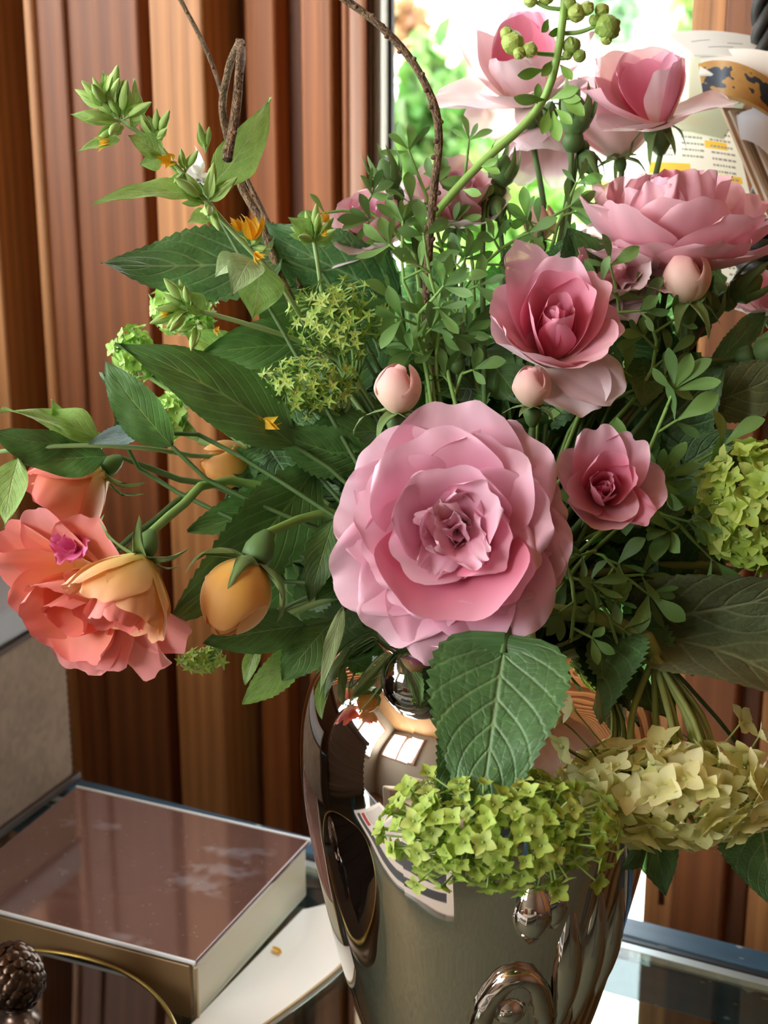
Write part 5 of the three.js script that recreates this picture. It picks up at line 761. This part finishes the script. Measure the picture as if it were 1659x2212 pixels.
{ // white fluff behind the loosestrife
  const o = at(425, 385, 0.885), g = thing('white_blossom', 'small ragged white blossom behind the loosestrife stem', 'flower', null, o), wm = phys('#f2f0ec', 0.8, { ...ds, transmission: 0.3, thickness: 0 }), r = rng(8);
  for (let i = 0; i < 16; i++) { const d = camDir([(r() - 0.5) * 1.2, r() * 1.2 - 0.3, r() - 0.2]), m = mesh('petal', calyxG, wm, g); placeLeaf(m, o, o.clone().add(d), r() * 360); m.position.set(0, 0, 0); m.scale.setScalar(0.008 + 0.008 * r()); }
  mesh('stem', tube(stemPath(o).map((p) => p.sub(o)), 0.001, 0.0014, 18, 5), stemD, g);
}
// ---------------------------------------------------------------- bare twigs
const barkTex = dataTex(128, 256, (u, v) => { const k = 0.62 + 0.2 * wnoise(u, v, 10, 40, 1) + 0.16 * wnoise(u, v, 24, 110, 2) + 0.1 * wnoise(u, v, 4, 14, 3); return [k, k * 0.9, k * 0.78]; });
const bark = new THREE.MeshStandardMaterial({ color: C('#b5a48e'), map: mapOf(barkTex, 2, 20), bumpMap: mapOf(barkTex, 2, 20), bumpScale: 0.0012, roughness: 0.9 }), barkDark = std('#6a5440', 0.9);
function twig(label, o) {
  const pts = o.path.map((q) => at(...q)), B = pts[0], g = thing('bare_twig', label, 'twig', null, B), r = rng(o.seed), all = [...(o.root ? stemPath(B, null, o.via).reverse().slice(0, -1) : []), ...pts].map((p) => p.clone().sub(B)), c = new THREE.CatmullRomCurve3(pts);
  mesh('branch', tube(all, (t) => lerp(o.r0, o.r1, t), 0, 110, 9, 0.22, o.seed), bark, g);
  const sg = new THREE.IcosahedronGeometry(1, 1);
  for (let i = 0; i < o.n; i++) { const t = (i + 0.3 + 0.5 * r()) / o.n, p = c.getPointAt(t), a = camDir([r() - 0.5, (r() - 0.5) * 0.5, r() * 0.6]), rr = lerp(o.r0, o.r1, t), m = mesh('spur', sg, barkDark, g); m.position.copy(p.addScaledVector(a, rr * 0.9).sub(B)); m.scale.set(rr * 0.55, rr * 0.7, rr * 0.55); m.quaternion.setFromUnitVectors(V(0, 1, 0), a); }
}
twig('thin bare larch twig rising behind the loosestrife to the top edge', { seed: 111, root: true, path: [[680, 680, 0.94], [620, 560, 0.94], [560, 440, 0.94], [525, 370, 0.94], [490, 290, 0.945], [478, 200, 0.95], [445, 105, 0.95], [395, 10, 0.95], [370, -40, 0.95]], r0: 0.0018, r1: 0.0011, n: 16 });
twig('thick short weathered twig with a dark broken end above the loosestrife', { seed: 112, root: true, via: [[620, 640, 0.93]], path: [[560, 470, 0.93], [520, 400, 0.93], [500, 330, 0.925], [480, 240, 0.92], [500, 130, 0.89], [520, 92, 0.87], [518, 140, 0.85], [508, 240, 0.84], [492, 345, 0.83]], r0: 0.0016, r1: 0.0022, n: 18 });
twig('thick bare larch twig arching down in front of the window', { seed: 113, root: true, path: [[920, 640, 0.9], [930, 490, 0.89], [938, 400, 0.885], [948, 300, 0.88], [938, 230, 0.88], [895, 140, 0.88], [820, 55, 0.88], [740, -5, 0.88], [690, -40, 0.88]], r0: 0.0026, r1: 0.0018, n: 22 });

// ---------------------------------------------------------------- leaves
leafThing('hydrangea_leaf', 'large serrated hydrangea leaf hanging over the front of the vase', { b: [1088, 1410, 0.812], t: [1036, 1790, 0.778], w: 310, kind: 'heart', mat: LM.hyd, serr: 0.1, ns: 20, fold: 0.12, bend: 0.05, nu: 12, roll: 6, pr: 0.0018 });
leafThing('hydrangea_leaf', 'small shaded hydrangea leaf behind the large hanging leaf', { b: [1010, 1560, 0.81], t: [955, 1745, 0.792], w: 130, kind: 'ovate', mat: LM.hyd, roll: -20 });
leafThing('hydrangea_leaf', 'broad serrated leaf pointing left below the loosestrife', { b: [610, 560, 0.93], t: [218, 568, 0.9], w: 185, kind: 'ovate', mat: LM.hyd, serr: 0.12, ns: 18, bend: -0.06, fold: 0.1, roll: 25 });
leafThing('hydrangea_leaf', 'dark bluish hydrangea leaf behind the airy hydrangea', { b: [860, 640, 0.95], t: [545, 480, 0.94], w: 200, kind: 'ovate', mat: LM.hyd, serr: 0.08, ns: 18, roll: -15, bend: 0.1 });
leafThing('hydrangea_leaf', 'serrated leaf drooping at the lower right edge', { b: [1640, 1720, 0.9], t: [1672, 1960, 0.88], w: 210, kind: 'ovate', mat: LM.hyd, serr: 0.12, ns: 16, roll: 10 });
leafThing('hydrangea_leaf', 'dark pointed leaf tip under the cream hydrangea', { b: [1410, 1760, 0.9], t: [1440, 1935, 0.88], w: 120, kind: 'ovate', mat: LM.hyd, serr: 0.12, ns: 12, roll: 15 });
leafThing('hydrangea_leaf', 'huge dark olive leaf underside with pale veins over the cream hydrangea', { b: [1390, 1370, 0.89], t: [1830, 1560, 0.84], w: 420, kind: 'ovate', mat: LM.hydUnder, serr: 0.06, ns: 18, roll: -58, bend: 0.08, nu: 12 });
leafThing('hydrangea_leaf', 'wide dark leaf below the yellow-green hydrangea at the right edge', { b: [1370, 1330, 0.9], t: [1760, 1250, 0.86], w: 300, kind: 'ovate', mat: LM.hydUnder, serr: 0.06, ns: 18, roll: 40, bend: 0.08, nu: 12 });
leafThing('hydrangea_leaf', 'dark serrated leaf behind the rue at the right', { b: [1380, 960, 0.92], t: [1565, 790, 0.9], w: 200, kind: 'ovate', mat: LM.hyd, serr: 0.12, ns: 16, roll: 10 });
leafThing('hydrangea_leaf', 'dark serrated leaf beside the yellow-green hydrangea', { b: [1400, 1060, 0.92], t: [1590, 930, 0.9], w: 170, kind: 'ovate', mat: LM.hyd, serr: 0.12, ns: 16, roll: -10 });
leafThing('hydrangea_leaf', 'wrinkled moss-green leaf at the right edge under the side bud', { b: [1510, 880, 0.93], t: [1720, 790, 0.91], w: 130, kind: 'oval', mat: LM.hydUnder, serr: 0.1, ns: 20, wave: 0.1, roll: 20 });
leafThing('hydrangea_leaf', 'wrinkled moss-green leaf standing up beside the wall boards', { b: [1530, 800, 0.94], t: [1650, 668, 0.95], w: 70, kind: 'oval', mat: LM.hyd, serr: 0.12, ns: 16, wave: 0.1, roll: 20 });
const RL = (label, b, t, w, mat, ex = {}) => leafThing('rose_leaf', label, { b, t, w, mat, ...ex });
RL('long dark glossy leaf drooping towards the upper left of the yellow bud', [640, 965, 0.88], [250, 742, 0.855], 165, LM.rose, { kind: 'lance', roll: 30, bend: 0.08, serr: 0.05, ns: 24 });
RL('lighter green leaf under the long dark glossy leaf', [372, 965, 0.87], [228, 782, 0.86], 110, LM.rose, { roll: -25, serr: 0.06, ns: 22 });
RL('grey-green leaf behind the long dark glossy leaf', [620, 975, 0.9], [425, 835, 0.9], 95, LM.rose, { roll: 20, serr: 0.06 });
RL('dark oval leaf left of the airy hydrangea', [700, 745, 0.92], [436, 765, 0.9], 120, LM.rose, { roll: 15, serr: 0.04, bend: 0.1 });
RL('folded green leaf edge under the dark oval leaf', [640, 770, 0.92], [405, 815, 0.91], 60, LM.roseLight, { roll: 50, serr: 0.04 });
RL('green leaf below the curled loosestrife leaves', [560, 800, 0.93], [400, 720, 0.92], 90, LM.roseLight, { roll: 10, serr: 0.05 });
RL('large serrated green leaf between the two yellow blooms', [690, 1000, 0.9], [370, 1345, 0.865], 170, LM.rose, { roll: -20, kind: 'oval', ns: 22, bend: 0.1 });
RL('second serrated leaf crossing behind the golden bud', [700, 1080, 0.905], [405, 1150, 0.89], 110, LM.rose, { roll: 20, ns: 18 });
RL('dark oval leaf under the golden bud', [660, 1350, 0.89], [440, 1388, 0.87], 95, LM.rose, { roll: 5, serr: 0.05 });
RL('bright fresh leaf hanging below the dark leaves left of the vase', [650, 1400, 0.9], [523, 1520, 0.885], 80, LM.roseLight, { roll: -20, serr: 0.12, ns: 12 });
RL('narrow bright leaf beside the fresh hanging leaf', [560, 1390, 0.91], [530, 1480, 0.9], 40, LM.roseLight, { roll: 30, serr: 0.08 });
RL('dark leaf with wavy edge left of the vase neck', [720, 1340, 0.895], [610, 1470, 0.88], 110, LM.rose, { roll: 15 });
RL('dark serrated leaf left of the largest rose', [722, 1120, 0.87], [668, 1298, 0.86], 72, LM.rose, { roll: 10, ns: 12 });
RL('dark serrated leaf between the airy hydrangea and the largest rose', [800, 1000, 0.895], [590, 930, 0.88], 120, LM.rose, { roll: -20 });
RL('dark leaf below the airy hydrangea', [830, 930, 0.9], [640, 960, 0.89], 110, LM.rose, { roll: 30 });
RL('narrow serrated leaf beside the vase knob', [866, 1405, 0.836], [908, 1535, 0.795], 46, LM.rose, { roll: -25, ns: 12 });
RL('pale strap of leaf lying down the shoulder of the vase', [742, 1310, 0.85], [690, 1500, 0.84], 34, LM.looseGrey, { kind: 'lance', serr: 0, roll: 10 });
RL('silvery blue serrated leaf over the far left stems', [330, 935, 0.875], [192, 960, 0.865], 52, LM.blue, { roll: 40, serr: 0.14 });
RL('curled narrow leaf above the silvery blue leaf', [255, 930, 0.89], [222, 805, 0.88], 36, LM.rose, { roll: 30, serr: 0.04, bend: 0.12, wave: 0.12 });
RL('broad serrated leaf behind the cream hydrangea stalk', [1330, 1370, 0.87], [1270, 1610, 0.835], 240, LM.hyd, { roll: 30, kind: 'ovate', ns: 18, bend: 0.12 });
RL('serrated leaf arching over the right shoulder of the vase', [1290, 1360, 0.87], [1450, 1560, 0.86], 240, LM.hyd, { roll: -40, kind: 'ovate', ns: 18, bend: 0.12 });
RL('dark serrated leaf against the cream hydrangea stalk', [1230, 1430, 0.87], [1180, 1560, 0.85], 150, LM.hyd, { roll: -10, kind: 'ovate' });
// leaves deep inside the bouquet, between the flowers
{
  const r = rng(777), poly = [[470, 880], [600, 760], [760, 880], [900, 640], [1060, 620], [1240, 480], [1400, 640], [1560, 720], [1580, 900], [1600, 1400], [1420, 1420], [1200, 1450], [980, 1440], [760, 1400], [640, 1340], [480, 1250], [440, 1060]];
  const inside = (x, y) => { let c = false; for (let i = 0, j = poly.length - 1; i < poly.length; j = i++) { const [a, b] = poly[i], [d, e] = poly[j]; if ((b > y) !== (e > y) && x < (d - a) * (y - b) / (e - b) + a) c = !c; } return c; };
  let k = 0;
  while (k < 170) {
    const px = 440 + r() * 1160, py = 480 + r() * 970; if (!inside(px, py)) continue;
    const d = 0.9 + 0.05 * r(), a = r() * 6.283, l = 110 + r() * 90, tx = px + Math.cos(a) * l, ty = py + Math.sin(a) * l * 0.8; if (!inside(tx, ty)) continue;
    leafThing('inner_leaf', 'dark green rose leaf deep between the stems of the bouquet', { b: [px, py, d + 0.01], t: [tx, ty, d - 0.015], w: 90 + r() * 50, mat: r() < 0.7 ? LM.rose : LM.hyd, roll: (r() - 0.5) * 90, ns: 9, nu: 6, group: 'leaves deep inside the bouquet' }); k++;
  }
}
{ // broad dark leaves closing the back of the bouquet
  const r = rng(909);
  for (let i = 0; i < 34; i++) {
    const px = 640 + (i % 7) * 135 + (r() - 0.5) * 60, py = 690 + Math.floor(i / 7) * 150 + (r() - 0.5) * 60, d = 0.945 + 0.03 * r(), a = r() * 6.283, l = 230 + 60 * r();
    leafThing('back_leaf', 'broad dark leaf closing the back of the bouquet', { b: [px - Math.cos(a) * l / 2, py - Math.sin(a) * l / 2, d + 0.01], t: [px + Math.cos(a) * l / 2, py + Math.sin(a) * l / 2, d], w: 190 + 50 * r(), mat: r() < 0.5 ? LM.rose : LM.hyd, kind: 'ovate', roll: (r() - 0.5) * 40, ns: 12, nu: 6, group: 'broad leaves at the back of the bouquet' });
  }
}
renderer.render(scene, camera);
